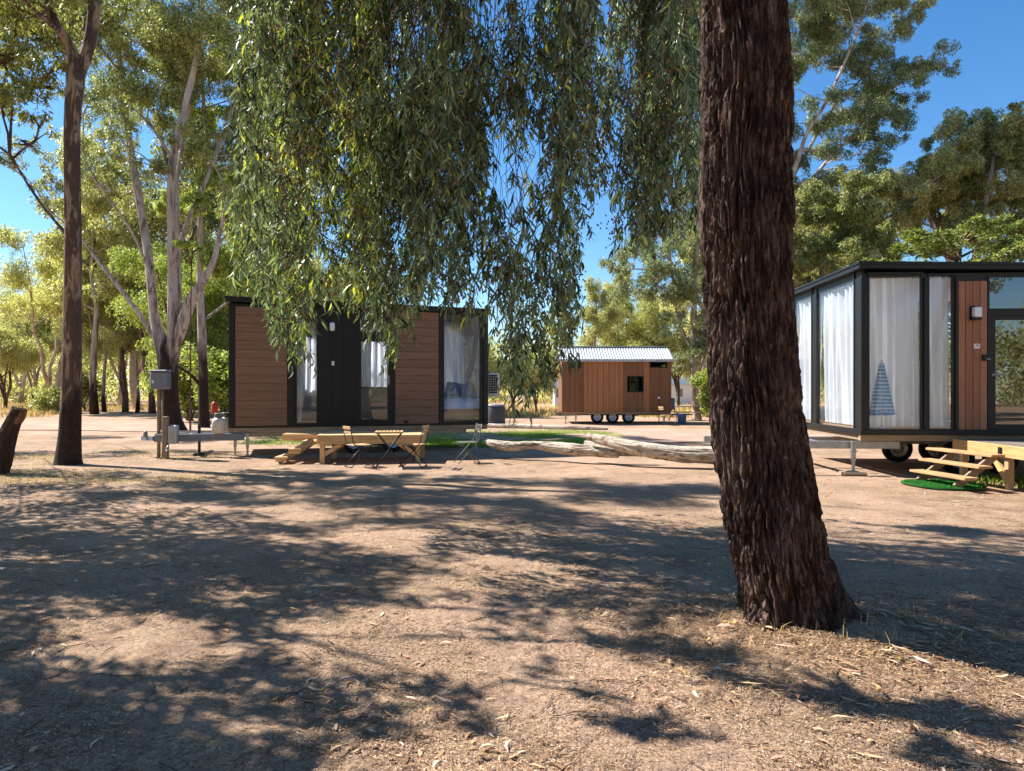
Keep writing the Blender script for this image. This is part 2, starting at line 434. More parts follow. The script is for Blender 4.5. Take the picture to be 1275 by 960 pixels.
# mat of dry needles and bark by the near tree
n = 30000; a = rg.random(n)*2*np.pi; r_ = .35+np.abs(rg.normal(0, .75, n))
px_ = TB.x+.35+np.cos(a)*r_*1.25; py_ = TB.y-.25+np.sin(a)*r_*.75
k = (np.hypot(px_-TB.x, py_-TB.y) > .30)
litter('straw_litter', np.column_stack([px_[k], py_[k]]), .045, .0032, .02, 'mat of straw and bark shreds around the near trunk', 13, .2, .93, bend=.4)
n = 420; a = rg.random(n)*2*np.pi; r_ = .4+np.abs(rg.normal(0, .7, n))
litter('bark_litter', np.column_stack([TB.x+.2+np.cos(a)*r_, TB.y-.35+np.sin(a)*r_*.7]), .09, .016, .03, 'curled dead leaves and bark strips by the near trunk', 14, .2, 1)
# twigs
b_ = MB(4); rr = random.Random(9)
for i in range(700):
    d = 2.9+rr.random()**1.4*12; x = (rr.random()-.5)*1.5*d; L = .05+rr.random()**2*.28; an = rr.random()*6.28
    pts = []
    for j in range(4):
        u = j/3-.5; xx = x+math.cos(an)*L*u+rr.uniform(-.1, .1)*L; yy = d+math.sin(an)*L*u+rr.uniform(-.1, .1)*L
        pts.append((xx, yy, gz(xx, yy)+.006+rr.random()*.006))
    b_.tube(pts, [.003, .0028, .0022, .001], 5)
tag(b_.build('fallen_twigs', barkmat('twig_bark', [(60, 45, 36), (110, 86, 66), (150, 124, 96)]), None), 'thin dark twigs scattered on the dirt', kind='stuff')
# sticks/stalks at the foot of the near tree
pts = []
for i in range(150):
    a = -math.pi*rr.random(); r_ = .40+rr.random()*.6
    pts.append((TB.x+math.cos(a)*r_*1.15, TB.y+math.sin(a)*r_*.8, 0))
for p in pts[:]: pass
pts = np.array(pts); pts[:, 2] = ground_h(pts[:, 0], pts[:, 1])
blades('dry_grass_tufts', M['drygrass'], pts, .17, .0035, 15, 1.3, label='dry grass stalks at the foot of the near tree')
pts = []
for i in range(900):
    a = rr.random()*6.28; r_ = rr.random()**.5; pts.append((9.3+math.cos(a)*r_*1.6, 12.4+math.sin(a)*r_*.9, 0))
pts = np.array(pts); pts[:, 2] = ground_h(pts[:, 0], pts[:, 1])
blades('weeds', M['weed'], pts, .16, .014, 16, .8, label='pale green weeds growing under the timber steps')

# ================================================================== CABINS
class Frame:
    """local frame of a cabin: origin = front left corner on the ground, x along the front, y into depth"""
    def __init__(s, o, ang): s.o = Vector(o); s.a = ang; s.u = Vector((math.cos(ang), math.sin(ang), 0)); s.w = Vector((-math.sin(ang), math.cos(ang), 0))
    def fx(s, px, yl=0):
        o = s.o+s.w*yl; k = (px-CX)/F
        return (k*o.y-o.x)/(s.u.x-k*s.u.y)
    def fz(s, px, py, yl=0):
        o = s.o+s.w*yl; t = s.fx(px, yl); d = (o+s.u*t).y
        return CH-(py-CY)*d/F
    def side(s, px, xl=0):
        o = s.o+s.u*xl; k = (px-CX)/F
        return (k*o.y-o.x)/(s.w.x-k*s.w.y)
    def sz(s, px, py, xl=0):
        o = s.o+s.u*xl; t = s.side(px, xl); return CH-(py-CY)*(o+s.w*t).y/F
def wall(mb, x0, x1, z0, z1, holes, y0, y1):
    """wall slab y0..y1 with rectangular holes (hx0,hx1,hz0,hz1); built as cells"""
    xs_ = sorted({x0, x1}|{min(max(h[i], x0), x1) for h in holes for i in (0, 1)})
    for a, b in zip(xs_, xs_[1:]):
        if b-a < 1e-5: continue
        hs = sorted((h[2], h[3]) for h in holes if h[0] <= a+1e-6 and h[1] >= b-1e-6)
        z = z0
        for h0, h1 in hs:
            if h0 > z+1e-5: mb.box(a, b, y0, y1, z, h0)
            z = max(z, h1)
        if z1 > z+1e-5: mb.box(a, b, y0, y1, z, z1)
def window(root, x0, x1, z0, z1, y, name='window', fw=.045, mat='black', glass='glass', mull=(), R=None, label=None):
    """frame standing 12 mm proud of the wall plane y (local -y is outside); pane is a sub-part"""
    b = MB()
    def bx(*a): b.box(*a, R)
    o0, o1 = y-.012, y+.07
    bx(x0, x0+fw, o0, o1, z0, z1); bx(x1-fw, x1, o0, o1, z0, z1)
    bx(x0+fw, x1-fw, o0, o1, z0, z0+fw); bx(x0+fw, x1-fw, o0, o1, z1-fw, z1)
    for m in mull: bx(m-.02, m+.02, o0+.004, o1-.004, z0+fw, z1-fw)
    f = b.build(name, M[mat], root)
    if label: f['label'] = label
    g = MB(); g.box(x0+fw-.004, x1-fw+.004, y+.02, y+.026, z0+fw-.004, z1-fw+.004, R)
    g.build('pane', M[glass], f); return f
def wheel_parts(root, x, y, r, w=.2, side=-1, name='wheel'):
    """wheel with its axle along local y; side=-1 shows its rim to -y"""
    Rm = Matrix.Translation((x, y, r)) @ Matrix.Rotation(math.pi/2*(1 if side < 0 else -1), 4, 'X')
    b = MB(); h = w/2
    b.lathe([(r*.60, -h*.85), (r*.80, -h), (r*.95, -h*.85), (r, -h*.55), (r, h*.55), (r*.95, h*.85), (r*.80, h), (r*.60, h*.85), (r*.58, 0), (r*.60, -h*.85)], Rm, 32)
    ty = b.build(name, M['rubber'], root)
    c = MB()
    c.lathe([(r*.60, h*.86), (r*.57, h*.80), (r*.54, h*.5), (r*.44, h*.30), (r*.22, h*.42), (r*.20, h*.62), (r*.12, h*.70), (.001, h*.72)], Rm, 32)
    c.m = 1
    for k in range(8):
        a = k*math.pi/4; c.lathe([(.001, 0), (r*.055, 0), (r*.055, .004), (.001, .004)], Rm @ Matrix.Translation((math.cos(a)*r*.34, math.sin(a)*r*.34, h*.37)), 10)
    c.build('rim', M['rim'], ty, M['rubber'])
    return ty
def jack(root, x, y, z1, z0=0.0, pad=None):
    b = MB(); b.box(x-.035, x+.035, y-.035, y+.035, z0+.2, z1); b.box(x-.024, x+.024, y-.024, y+.024, z0+.01, z0+.2)
    b.box(x-.08, x+.08, y-.08, y+.08, z0, z0+.012); b.box(x-.05, x+.05, y-.045, y+.045, z0+.36, z0+.40)
    return b.build('jack', M['galv'], root)
def boards_h(root, x0, x1, z0, z1, y, n, mat, gap=.007, name='cladding'):
    b = MB(int(x0*10)+3); h = (z1-z0)/n
    for i in range(n): b.bev(x0, x1, y-.022, y+.02, z0+i*h+gap/2, z0+(i+1)*h-gap/2, .002)
    b.box(x0, x1, y+.0, y+.018, z0, z1, a=0)
    return b.build(name, M[mat], root)
def boards_v(root, x0, x1, z0, z1, y, n, mat, gap=.008, name='cladding', proud=.022):
    b = MB(int(x0*10)+5); h = (x1-x0)/n
    for i in range(n): b.bev(x0+i*h+gap/2, x0+(i+1)*h-gap/2, y-proud, y+.02, z0, z1, .004)
    return b.build(name, M[mat], root)
def curtain(name, x0, x1, z0, z1, y, loc, rz, label, group, R=None, folds=9, seed=0, amp=.045, gather=0):
    """pleated sheer curtain; gather>0 draws it to one side towards the bottom"""
    rg_ = np.random.default_rng(seed); nx_, nz_ = int(folds*12), 24
    u, v_ = np.meshgrid(np.linspace(0, 1, nx_), np.linspace(0, 1, nz_))
    ph = np.cumsum(.25+1.5*np.repeat(rg_.random(folds), 12)); ph = ph/ph[-1]*folds*2*np.pi
    amp_ = amp*(.55+.45*v_+.0*u)*(0.7+.6*vnoise(u*folds, v_*0+seed))
    yy = y+(np.sin(ph[None, :]+.9*np.sin(v_*3+u*5))+.35*np.sin(ph[None, :]*2.3+v_*2+seed))*amp_*1.25
    xx = x0+(x1-x0)*(u if not gather else u*(1-gather*(1-v_)**1.5*.5)+0*u)
    zz = z0+(z1-z0)*v_
    V = np.stack([xx, yy, zz], -1).reshape(-1, 3)
    if R is not None: V = (np.array(R.to_3x3()) @ V.T).T+np.array(R.to_translation())
    ix = np.arange(nx_*nz_).reshape(nz_, nx_)
    q = np.stack([ix[:-1, :-1], ix[:-1, 1:], ix[1:, 1:], ix[1:, :-1]], -1).reshape(-1, 4)
    o = link(name, np_mesh(name, V, q, smooth=True), M['sheer']); o.location = loc; o.rotation_euler = (0, 0, rz)
    return tag(o, label, 'curtain', group)
t = NT('sheer_curtain'); w_ = t.coord('Object', (120, 120, 120)); nn = t.noise(w_, 3, 3)
d_ = t.N('BsdfDiffuse'); d_.inputs[0].default_value = (.91, .94, 1.0, 1); tl = t.N('BsdfTranslucent'); tl.inputs[0].default_value = (.89, .93, 1.0, 1)
ms = t.N('MixShader'); ms.inputs[0].default_value = .45; t.l.new(d_.outputs[0], ms.inputs[1]); t.l.new(tl.outputs[0], ms.inputs[2])
tp = t.N('BsdfTransparent'); ms2 = t.N('MixShader'); ms2.inputs[0].default_value = .01
t.l.new(ms.outputs[0], ms2.inputs[1]); t.l.new(tp.outputs[0], ms2.inputs[2]); t.l.new(ms2.outputs[0], t.out.inputs[0]); M['sheer'] = t.m

def roof_slab(root, x0, x1, y0, y1, zl, zr, th=.10, mat='black', name='roof'):
    b = MB(); z = lambda x: zl+(zr-zl)*(x-x0)/(x1-x0)
    vs = [(x, y, z(x)+dz) for dz in (0, th) for y in (y0, y1) for x in (x0, x1)]
    b.add(vs, [(0, 2, 3, 1), (4, 5, 7, 6), (0, 1, 5, 4), (2, 6, 7, 3), (0, 4, 6, 2), (1, 3, 7, 5)])
    # drip edge: a second thinner lip set proud
    e = .02
    vs = [(x, y, z(min(max(x, x0), x1))+dz) for dz in (th*.62, th*.86) for y in (y0-e, y1+e) for x in (x0-e, x1+e)]
    b.add(vs, [(0, 2, 3, 1), (4, 5, 7, 6), (0, 1, 5, 4), (2, 6, 7, 3), (0, 4, 6, 2), (1, 3, 7, 5)])
    return b.build(name, M[mat], root)

# ---- left cabin -----------------------------------------------------------
LA = math.radians(17)
L0 = Vector(((285-CX)*17.3/F, 17.3, 0)); LF = Frame(L0, LA)
root = empty('tiny_house', L0, LA, 'black framed tiny house clad in brown horizontal boards, behind the folding table and timber deck', 'tiny house')
W_ = LF.fx(607); fz0 = .68; D_ = 2.5
zt = lambda x: 3.78-.012*x           # underside of the roof along the front
H1 = (LF.fx(367.5), LF.fx(396.5), LF.fz(382, 529), LF.fz(382, 384))
HT = (LF.fx(446), LF.fx(486), LF.fz(465, 415), LF.fz(465, 398))
HD = (LF.fx(443), LF.fx(489), fz0+.03, LF.fz(465, 418.5))
H2 = (LF.fx(550.5), LF.fx(600), LF.fz(575, 527), LF.fz(575, 390))
ztop = 3.66
b = MB(); holes = [H1, HT, HD, H2]
wall(b, 0, W_, fz0, ztop, holes, 0, .09)
b.build('front_wall', M['blackpanel'], root)
b = MB(); b.box(0, .08, .09, D_, fz0, ztop); b.box(W_-.08, W_, .09, D_, fz0, ztop)
BH = [(LF.fx(372), LF.fx(396), 1.7, 3.3), (LF.fx(550), LF.fx(600), 1.7, 3.4), (2.9, 4.1, 1.6, 3.3)]  # unseen back wall openings, added so sunlight reaches the room
wall(b, .08, W_-.08, fz0, ztop, BH, D_-.08, D_); b.build('outer_wall', M['blackpanel'], root)
b = MB(); b.box(.085, .1, .095, D_-.09, fz0+.1, ztop-.02); b.box(W_-.1, W_-.085, .095, D_-.09, fz0+.1, ztop-.02)
wall(b, .1, W_-.1, fz0+.1, ztop-.02, BH, D_-.10, D_-.085); b.box(.09, W_-.09, .095, D_-.09, ztop-.012, ztop-.004)
xp = LF.fx(530); b.box(xp, xp+.06, .1, 1.4, fz0+.1, ztop-.03)
b.build('interior_lining', M['wallwhite'], root)
b = MB(); b.box(.09, W_-.09, .095, D_-.09, fz0+.03, fz0+.09); b.build('floor_deck', M['ply'], root)
roof_slab(root, -.07, W_+.06, -.10, D_+.08, 3.70, 3.60, .13)
for px0, px1 in ((293, 357.5), (492, 546)):
    boards_h(root, LF.fx(px0), LF.fx(px1), fz0+.04, ztop-.06, 0, 14, 'clad_h')
b = MB()
for px0, px1 in ((284.6, 292), (358.5, 366.5), (602, 607.5), (489.5, 491.3), (547, 549.5)):
    b = MB(); b.bev(LF.fx(px0), LF.fx(px1), -.035, 0.002, fz0, ztop-.02, .006); b.build('post', M['black'], root)
b = MB()
for xx in np.linspace(LF.fx(398), LF.fx(442), 4)[1:-1]: b.box(xx-.012, xx+.012, -.016, 0.002, fz0+.02, ztop-.04)
b.build('panel_joint', M['black'], root)
window(root, *H1, 0); window(root, *HT, 0); window(root, *H2, 0, fw=.055)
# door
b = MB(); x0, x1, z0, z1 = HD
for a in ((x0, x0+.06, z0, z1), (x1-.06, x1, z0, z1), (x0+.06, x1-.06, z1-.06, z1)): b.box(a[0], a[1], -.014, .075, a[2], a[3])
dr = b.build('door', M['black'], root)
b = MB(); i0, i1 = x0+.065, x1-.065
for a in ((i0, i0+.07, z0+.01, z1-.065), (i1-.07, i1, z0+.01, z1-.065), (i0+.07, i1-.07, z0+.01, z0+.12), (i0+.07, i1-.07, z1-.14, z1-.065)): b.box(a[0], a[1], .0, .05, a[2], a[3])
b.build('door_leaf', M['black'], dr)
b = MB(); b.box(i0+.066, i1-.066, .02, .026, z0+.116, z1-.136); b.build('pane', M['glass'], dr)
hz = LF.fz(485, 473)
b = MB(); b.bev(i1-.05, i1-.02, -.012, 0, hz-.12, hz+.12, .003); b.tube([(i1-.035, -.01, hz), (i1-.035, -.05, hz), (i1-.16, -.05, hz)], .009, 8); b.build('handle', M['galv'], dr)
# wall lamp, switch, socket
x = LF.fx(413.5); z = LF.fz(413, 407)
b = MB(); b.bev(x-.05, x+.05, -.02, 0.002, z-.14, z+.14, .01); wl = b.build('wall_lamp', M['black'], root)
b = MB(); b.lathe([(.001, -.11), (.05, -.10), (.062, -.08), (.062, .08), (.05, .10), (.001, .11)], Matrix.Translation((x, -.06, z)), 20); b.build('diffuser', M['lampwhite'], wl)
x = LF.fx(414.5); z = LF.fz(414, 452.5)
b = MB(); b.bev(x-.035, x+.035, -.02, 0.002, z-.055, z+.055, .008); b.build('doorbell', M['white'], root)
x = LF.fx(427); b = MB(); b.bev(x-.05, x+.05, -.03, 0.002, LF.fz(427, 457)-.02, LF.fz(427, 457)+.03, .008); b.build('key_box', M['black'], root)
x = LF.fx(505.5); z = LF.fz(505, 525); b = MB(); b.lathe([(.001, 0), (.04, 0), (.04, .05), (.02, .06), (.001, .06)], Matrix.Translation((x, -.02, z)) @ Matrix.Rotation(math.pi/2, 4, 'X'), 14); b.build('water_inlet', M['black'], root)
# chassis
b = MB(); b.bev(.0, W_, .02, .12, fz0-.13, fz0-.005, .006); b.bev(.0, W_, D_-.12, D_-.02, fz0-.13, fz0-.005, .006)
for k in range(8): xx = .1+k*(W_-.2)/7; b.box(xx-.03, xx+.03, .121, D_-.121, fz0-.12, fz0-.02)
b.build('floor_beam', M['oldwood'], root)
b = MB(); b.bev(-1.75, W_-.4, .75, .83, fz0-.27, fz0-.14, .006); b.bev(-1.75, W_-.4, 1.65, 1.73, fz0-.27, fz0-.14, .006)
b.beam((-.9, .2, fz0-.2), (-.9, 2.3, fz0-.2), .07, .1)
xw = LF.fx(440, .1); xw2 = LF.fx(489, .1)
b.build('chassis', M['galv'], root)
b = MB(); b.bev(-1.62, .35, -.05, .06, fz0-.30, fz0-.13, .008); b.beam((-1.62, 0, fz0-.22), (-1.95, .5, fz0-.24), .09, .1); b.lathe([(.001, 0), (.05, 0), (.05, .1), (.03, .14), (.001, .15)], Matrix.Translation((-1.85, .25, fz0-.2)), 14)
b.build('drawbar', M['greybox'], root)
for xx, yy in ((.42, -.02), (.12, .3), (W_-.25, .25)): jack(root, xx, yy, fz0-.13, 0)
b = MB(); b.box(-.72, -.66, .3, .36, .08, fz0+.08); b.bev(-.82, -.56, .2, .46, 0.01, .08, .01); b.build('support_stand', M['black'], root)
for xx in (xw, xw2): wheel_parts(root, xx, .12, .27, .18)
for xx in (xw, xw2): wheel_parts(root, xx, D_-.3, .33, .2)
# air conditioner condenser on the right end
b = MB(); ax = W_+.14; b.bev(ax-.02, ax+.30, .35, 1.05, 1.45, 2.05, .02); ac = b.build('air_conditioner', M['white'], root)
b = MB()
for k in range(8): b.box(ax+.01, ax+.22, .330, .348, 1.50+k*.066, 1.535+k*.066)
for k in range(4): b.box(ax+.012+k*.066, ax+.022+k*.066, .322, .352, 1.49, 2.0)
b.build('grille', M['black'], ac)
b = MB(); b.box(W_+.002, ax+.3, .45, .95, 1.40, 1.44); b.build('bracket', M['galv'], ac)

def at(F_, x, y, z): return F_.o+F_.u*x+F_.w*y+Vector((0, 0, z))
# bed, pillows, curtains inside
bx0 = LF.fx(552); t_ = empty('bed', at(LF, bx0+.0, .25, fz0+.09), LA, 'bed with white covers seen through the tall window at the cabin end', 'bed')
b = MB(); b.bev(0, 1.25, 0, 1.9, 0, .32, .02); b.build('bed_base', M['oldwood'], t_)
V = []; n1 = 30
u, v_ = np.meshgrid(np.linspace(0, 1, n1), np.linspace(0, 1, n1)); prof = 1-np.abs(2*u-1)**8; pv = 1-np.abs(2*v_-1)**8
zz = .32+.30*np.minimum(prof, pv)**.5+.03*(fbm(u*6, v_*6, seed=3)-.5); V = np.stack([-.02+u*1.29, -.02+v_*1.94, zz], -1).reshape(-1, 3)
ix = np.arange(n1*n1).reshape(n1, n1); q = np.stack([ix[:-1, :-1], ix[:-1, 1:], ix[1:, 1:], ix[1:, :-1]], -1).reshape(-1, 4)
link('duvet', np_mesh('duvet', V, q, smooth=True), M['bed'], t_)
def pillow(w, h, th, mat, loc, rot, label, cat='pillow', group=None):
    n1 = 16; u, v_ = np.meshgrid(np.linspace(-1, 1, n1), np.linspace(-1, 1, n1))
    k = (1-u**4)*(1-v_**4); zz = th/2*np.sqrt(np.clip(k, 0, 1)); sh = 1-.06*(np.abs(u*v_))
    A = np.stack([u*w/2*sh, v_*h/2*sh, zz], -1).reshape(-1, 3); B = A*[1, 1, -1]
    ix = np.arange(n1*n1).reshape(n1, n1); q = np.stack([ix[:-1, :-1], ix[:-1, 1:], ix[1:, 1:], ix[1:, :-1]], -1).reshape(-1, 4)
    o = link('pillow', np_mesh('pillow', np.concatenate([A, B]), np.concatenate([q, q[:, ::-1]+n1*n1]), smooth=True), mat)
    o.location = loc; o.rotation_euler = rot; return tag(o, label, cat, group)
M['pill'] = simple('blue_white_pillow', (104, 142, 200), .9, 0, .1, 3, .2)
pillow(.5, .45, .18, M['pill'], at(LF, bx0+.55, 1.15, fz0+.09+.82), (math.radians(68), .15, LA-.2), 'pale blue pillow leaning on the bed, nearer the door side')
pillow(.5, .45, .18, M['bed'], at(LF, bx0+.98, 1.2, fz0+.09+.80), (math.radians(65), -.1, LA+.25), 'whiter pillow on the bed next to the cabin corner')
curtain('curtain', H1[0]-.05, H1[0]+.16, fz0+.12, 3.4, .2, L0, LA, 'bunched sheer curtain at the narrow window left of the black panel', 'sheer curtains in the left tiny house', folds=3, seed=2)
curtain('curtain', HD[0]+.05, HD[0]+.55, fz0+.12, 3.0, 1.6, L0, LA, 'pale curtain seen deep behind the glass door of the brown boarded cabin', 'sheer curtains in the left tiny house', folds=5, seed=3)
curtain('curtain', LF.fx(548), W_-.12, fz0+.85, 3.55, D_-.2, L0, LA, 'added sheer curtain over the back opening behind the bed', 'sheer curtains in the left tiny house', folds=7, seed=5)  # this and the next two: backlit curtains added across the back openings
curtain('curtain', LF.fx(366), LF.fx(400), fz0+.85, 3.5, D_-.2, L0, LA, 'added sheer curtain over the back opening seen through the narrow window', 'sheer curtains in the left tiny house', folds=4, seed=6)
curtain('curtain', 2.8, 4.2, fz0+.9, 3.4, D_-.2, L0, LA, 'added sheer curtain over the back opening behind the glass door', 'sheer curtains in the left tiny house', folds=8, seed=4)
# kitchen bench inside
t_ = empty('kitchen_bench', at(LF, HD[0]-.3, 1.55, fz0+.09), LA, 'white kitchen bench behind the glass door of the brown boarded cabin', 'bench')
b = MB(); b.bev(0, 1.3, 0, .55, .06, .86, .01); b.build('cupboard', M['wallwhite'], t_)
b = MB(); b.bev(-.02, 1.32, -.02, .57, .862, .9, .006); b.build('bench_top', M['slat'], t_)
b = MB(); 
for k in range(3): b.box(.01+k*.43, .42+k*.43, -.014, -.001, .1, .83)
b.build('cupboard_door', M['white'], t_)

# ---- right cabin ----------------------------------------------------------
RA = math.radians(-3.65)
R0 = Vector(((1073.5-CX)*13.46/F, 13.46, 0)); RF = Frame(R0, RA)
root = empty('tiny_house', R0, RA, 'glass cornered tiny house with white curtains and red brown timber strip, at the right edge', 'tiny house')
W2 = 7.2; D2 = 4.1; f0 = .80; zt2 = 3.70
a1 = (RF.fx(1080.5), RF.fx(1149), RF.fz(1115, 537), RF.fz(1115, 339))
a2 = (RF.fx(1155), RF.fx(1188), RF.fz(1170, 536), RF.fz(1170, 340.5))
dt = (RF.fx(1229.5), RF.fx(1229.5)+.98, RF.fz(1260, 386), RF.fz(1260, 343))
dd = (dt[0], dt[1], f0+.02, RF.fz(1260, 389.5))
a3 = (dt[1]+1.6, dt[1]+3.0, f0+.1, zt2-.2)
b = MB(); wall(b, 0, W2, f0, zt2, [a1, a2, dt, dd, a3], 0, .09); b.build('front_wall', M['black'], root)
# side wall in a frame turned by 90 degrees: its x runs back along the depth; outside is -x of the cabin
RS = Matrix(((0, 1, 0, 0), (-1, 0, 0, D2), (0, 0, 1, 0), (0, 0, 0, 1)))   # (x,y,z)->(y, D2-x, z)
sA = (RF.side(1064), RF.side(1016.5)); sB = (RF.side(1011), RF.side(985.5))
szb = RF.sz(1064, 536); szt = RF.sz(1064, 339)
def sh(w0, w1): return (D2-w1, D2-w0, szb, szt)
hA = sh(*sA); hB = sh(sB[0], min(sB[1], D2-.12))
b = MB(); wall(b, 0, D2-.09, f0, zt2, [hA, hB], 0, .09); 
for i, v in enumerate(b.v): p = RS @ Vector(v); b.v[i] = tuple(p)
b.build('side_wall', M['black'], root)
b = MB(); b.box(W2-.09, W2, .09, D2, f0, zt2); wall(b, .09, W2-.09, f0, zt2, [(.5, dt[1]+.8, f0+.4, 3.45)], D2-.09, D2); b.build('outer_wall', M['black'], root)  # wide unseen back opening, added to let sun in and brighten the curtains
b = MB(); b.box(.1, W2-.1, .1, D2-.1, f0+.02, f0+.07); b.build('floor_deck', M['ply'], root)
b = MB(); b.box(W2-.11, W2-.1, .1, D2-.1, f0+.08, zt2-.03); wall(b, .1, W2-.11, f0+.08, zt2-.03, [(.5, dt[1]+.8, f0+.4, 3.45)], D2-.105, D2-.095); b.box(.1, W2-.1, .1, D2-.1, zt2-.02, zt2-.01)
b.build('interior_lining', M['wallwhite'], root)
for h in (a1, a2, a3, dt): window(root, *h, 0, fw=.03, glass='glassdark' if h is dt else 'glass')
for h in (hA, hB): window(root, *h, 0, fw=.03, R=RS)
# posts on the corner and between the panes
b = MB()
b.bev(-.03, .11, -.03, .11, f0-.02, zt2-.01, .006); b.build('post', M['black'], root)
for px0, px1 in ((1149.5, 1154.5), (1188.5, 1192)): b = MB(); b.bev(RF.fx(px0), RF.fx(px1), -.04, -.001, f0, zt2-.02, .005); b.build('post', M['black'], root)
b = MB(); b.bev(-.05, W2, -.045, -.002, f0-.04, f0+.06, .005); b.bev(-.045, -.002, -.05, D2, f0-.04, f0+.06, .005); b.build('base_trim', M['black'], root)
boards_v(root, RF.fx(1192.5), RF.fx(1228.5), f0+.06, zt2-.10, 0, 4, 'clad_v')
boards_v(root, dt[1]+.1, a3[0]-.1, f0+.06, zt2-.10, 0, 12, 'clad_v')
z_ = RF.fz(1070, 325); z2_ = RF.fz(1270, 334)
roof_slab(root, -.10, W2+.1, -.12, D2+.1, z_-.15, z_-.15-(7.4)*.018, .13)
b = MB(); b.box(0, W2, .01, .08, zt2+.0005, z_-.24); b.box(.01, .08, .081, D2, zt2+.0005, z_-.16); b.build('eave_trim', M['black'], root)
# door
x0, x1, z0, z1 = dd
b = MB()
for a in ((x0, x0+.05, z0, z1), (x1-.05, x1, z0, z1), (x0+.05, x1-.05, z1-.05, z1)): b.box(a[0], a[1], -.016, .075, a[2], a[3])
dr = b.build('door', M['black'], root)
b = MB(); i0, i1 = x0+.055, x1-.055
for a in ((i0, i0+.085, z0+.01, z1-.055), (i1-.085, i1, z0+.01, z1-.055), (i0+.085, i1-.085, z0+.01, z0+.14), (i0+.085, i1-.085, z1-.13, z1-.055)): b.box(a[0], a[1], -.006, .05, a[2], a[3])
b.build('door_leaf', M['black'], dr)
b = MB(); b.box(i0+.08, i1-.08, .02, .026, z0+.135, z1-.125); b.build('pane', M['glassdark'], dr)
hx = RF.fx(1237); hz = RF.fz(1237, 466.5)
b = MB(); b.lathe([(.001, 0), (.035, 0), (.035, .014), (.001, .016)], Matrix.Translation((hx, -.006, hz)) @ Matrix.Rotation(math.pi/2, 4, 'X'), 18); b.tube([(hx, -.018, hz), (hx, -.06, hz), (hx+.17, -.06, hz)], .011, 8); b.build('handle', M['galv'], dr)
# lamp, plaque, key box
x = RF.fx(1211); z = RF.fz(1211, 390)
b = MB(); b.bev(x-.07, x+.03, -.04, 0.0, z-.13, z+.13, .008); b.bev(x-.07, x+.09, -.15, -.04, z-.13, z-.085, .006); wl = b.build('wall_lamp', M['black'], root)
b = MB(); b.bev(x-.04, x+.09, -.15, -.045, z-.083, z+.10, .01); b.build('diffuser', M['lampwhite'], wl)
x = RF.fx(1215.3); z = RF.fz(1215, 431)
b = MB(); b.bev(x-.055, x+.055, -.032, -.022, z-.045, z+.045, .003); sg = b.build('number_plaque', M['white'], root)
def text(body, size, mat, parent, loc, rot=(math.pi/2, 0, 0), name='lettering'):
    cu = bpy.data.curves.new(name, 'FONT'); cu.body = body; cu.size = size; cu.align_x = 'CENTER'; cu.align_y = 'CENTER'; cu.extrude = .0012
    o = bpy.data.objects.new(name, cu); COL.objects.link(o)
    me_ = bpy.data.meshes.new_from_object(o.evaluated_get(bpy.context.evaluated_depsgraph_get())); bpy.data.objects.remove(o)
    o = link(name, me_, mat, parent); o.location = loc; o.rotation_euler = rot; return o
text('15', .06, M['black'], sg, (x, -.0345, z+.008))
x = RF.fx(1224.5); z = RF.fz(1224, 445.5)
b = MB(); b.bev(x-.045, x+.05, -.075, -.022, z-.055, z+.055, .008); kb = b.build('key_box', M['black'], root)
b = MB(); b.tube([(x-.0, -.08, z-.02), (x+.06, -.12, z-.03)], .012, 8); b.build('keypad_lever', M['galv'], kb)
# chassis
b = MB(); b.bev(-.02, W2, .03, .12, f0-.16, f0-.045, .006); b.bev(-.02, W2, D2-.12, D2-.03, f0-.16, f0-.045, .006)
for k in range(8): xx = .05+k*(W2-.2)/7; b.box(xx-.03, xx+.03, .121, D2-.121, f0-.15, f0-.05)
b.build('floor_beam', M['oldwood'], root)
b = MB(); b.bev(-2.6, .78, .20, .27, f0-.32, f0-.175, .008); b.bev(-2.6, W2-1, 1.5, 1.58, f0-.32, f0-.175, .008); b.beam((-.6, .24, f0-.25), (-.6, 2.6, f0-.25), .07, .1)
b.build('chassis', M['galv'], root)
jx = RF.fx(1063, .1)
jack(root, jx, .12, f0-.17, .06)
b = MB(); b.bev(jx-.22, jx+.2, -.02, .26, 0, .05, .006); b.build('support_block', M['oldwood'], root)
for px in (1192, 1247): wheel_parts(root, RF.fx(px, .35), .38, .31, .2)
for px in (1117, 1163): wheel_parts(root, RF.fx(px, 2.6), 2.6, .31, .22)
# curtains
g_ = 'sheer curtains behind the corner glass'
def curt_side(w0, w1, label, seed, folds): curtain('curtain', D2-w1, D2-w0, f0+.1, szt-.02, .16, R0, RA, label, g_, RS, folds, seed, .065)
curt_side(sA[0]-.05, sA[1]-.1, 'white sheer curtain in the wide pane left of the black corner post', 7, 7)
curt_side(sB[0]-.05, sB[1]-.1, 'white sheer curtain in the side pane next to the big trunk', 8, 5)
curtain('curtain', a1[0]-.02, a1[1]+.02, f0+.1, a1[3]-.04, .18, R0, RA, 'white sheer curtain behind the blue striped parasol', g_, None, 6, 9, .05)
curtain('curtain', a2[0]-.02, a2[1]+.0, f0+.1, a2[3]-.04, .18, R0, RA, 'white sheer curtain in the narrow front pane beside the timber strip', g_, None, 3, 10, .05)
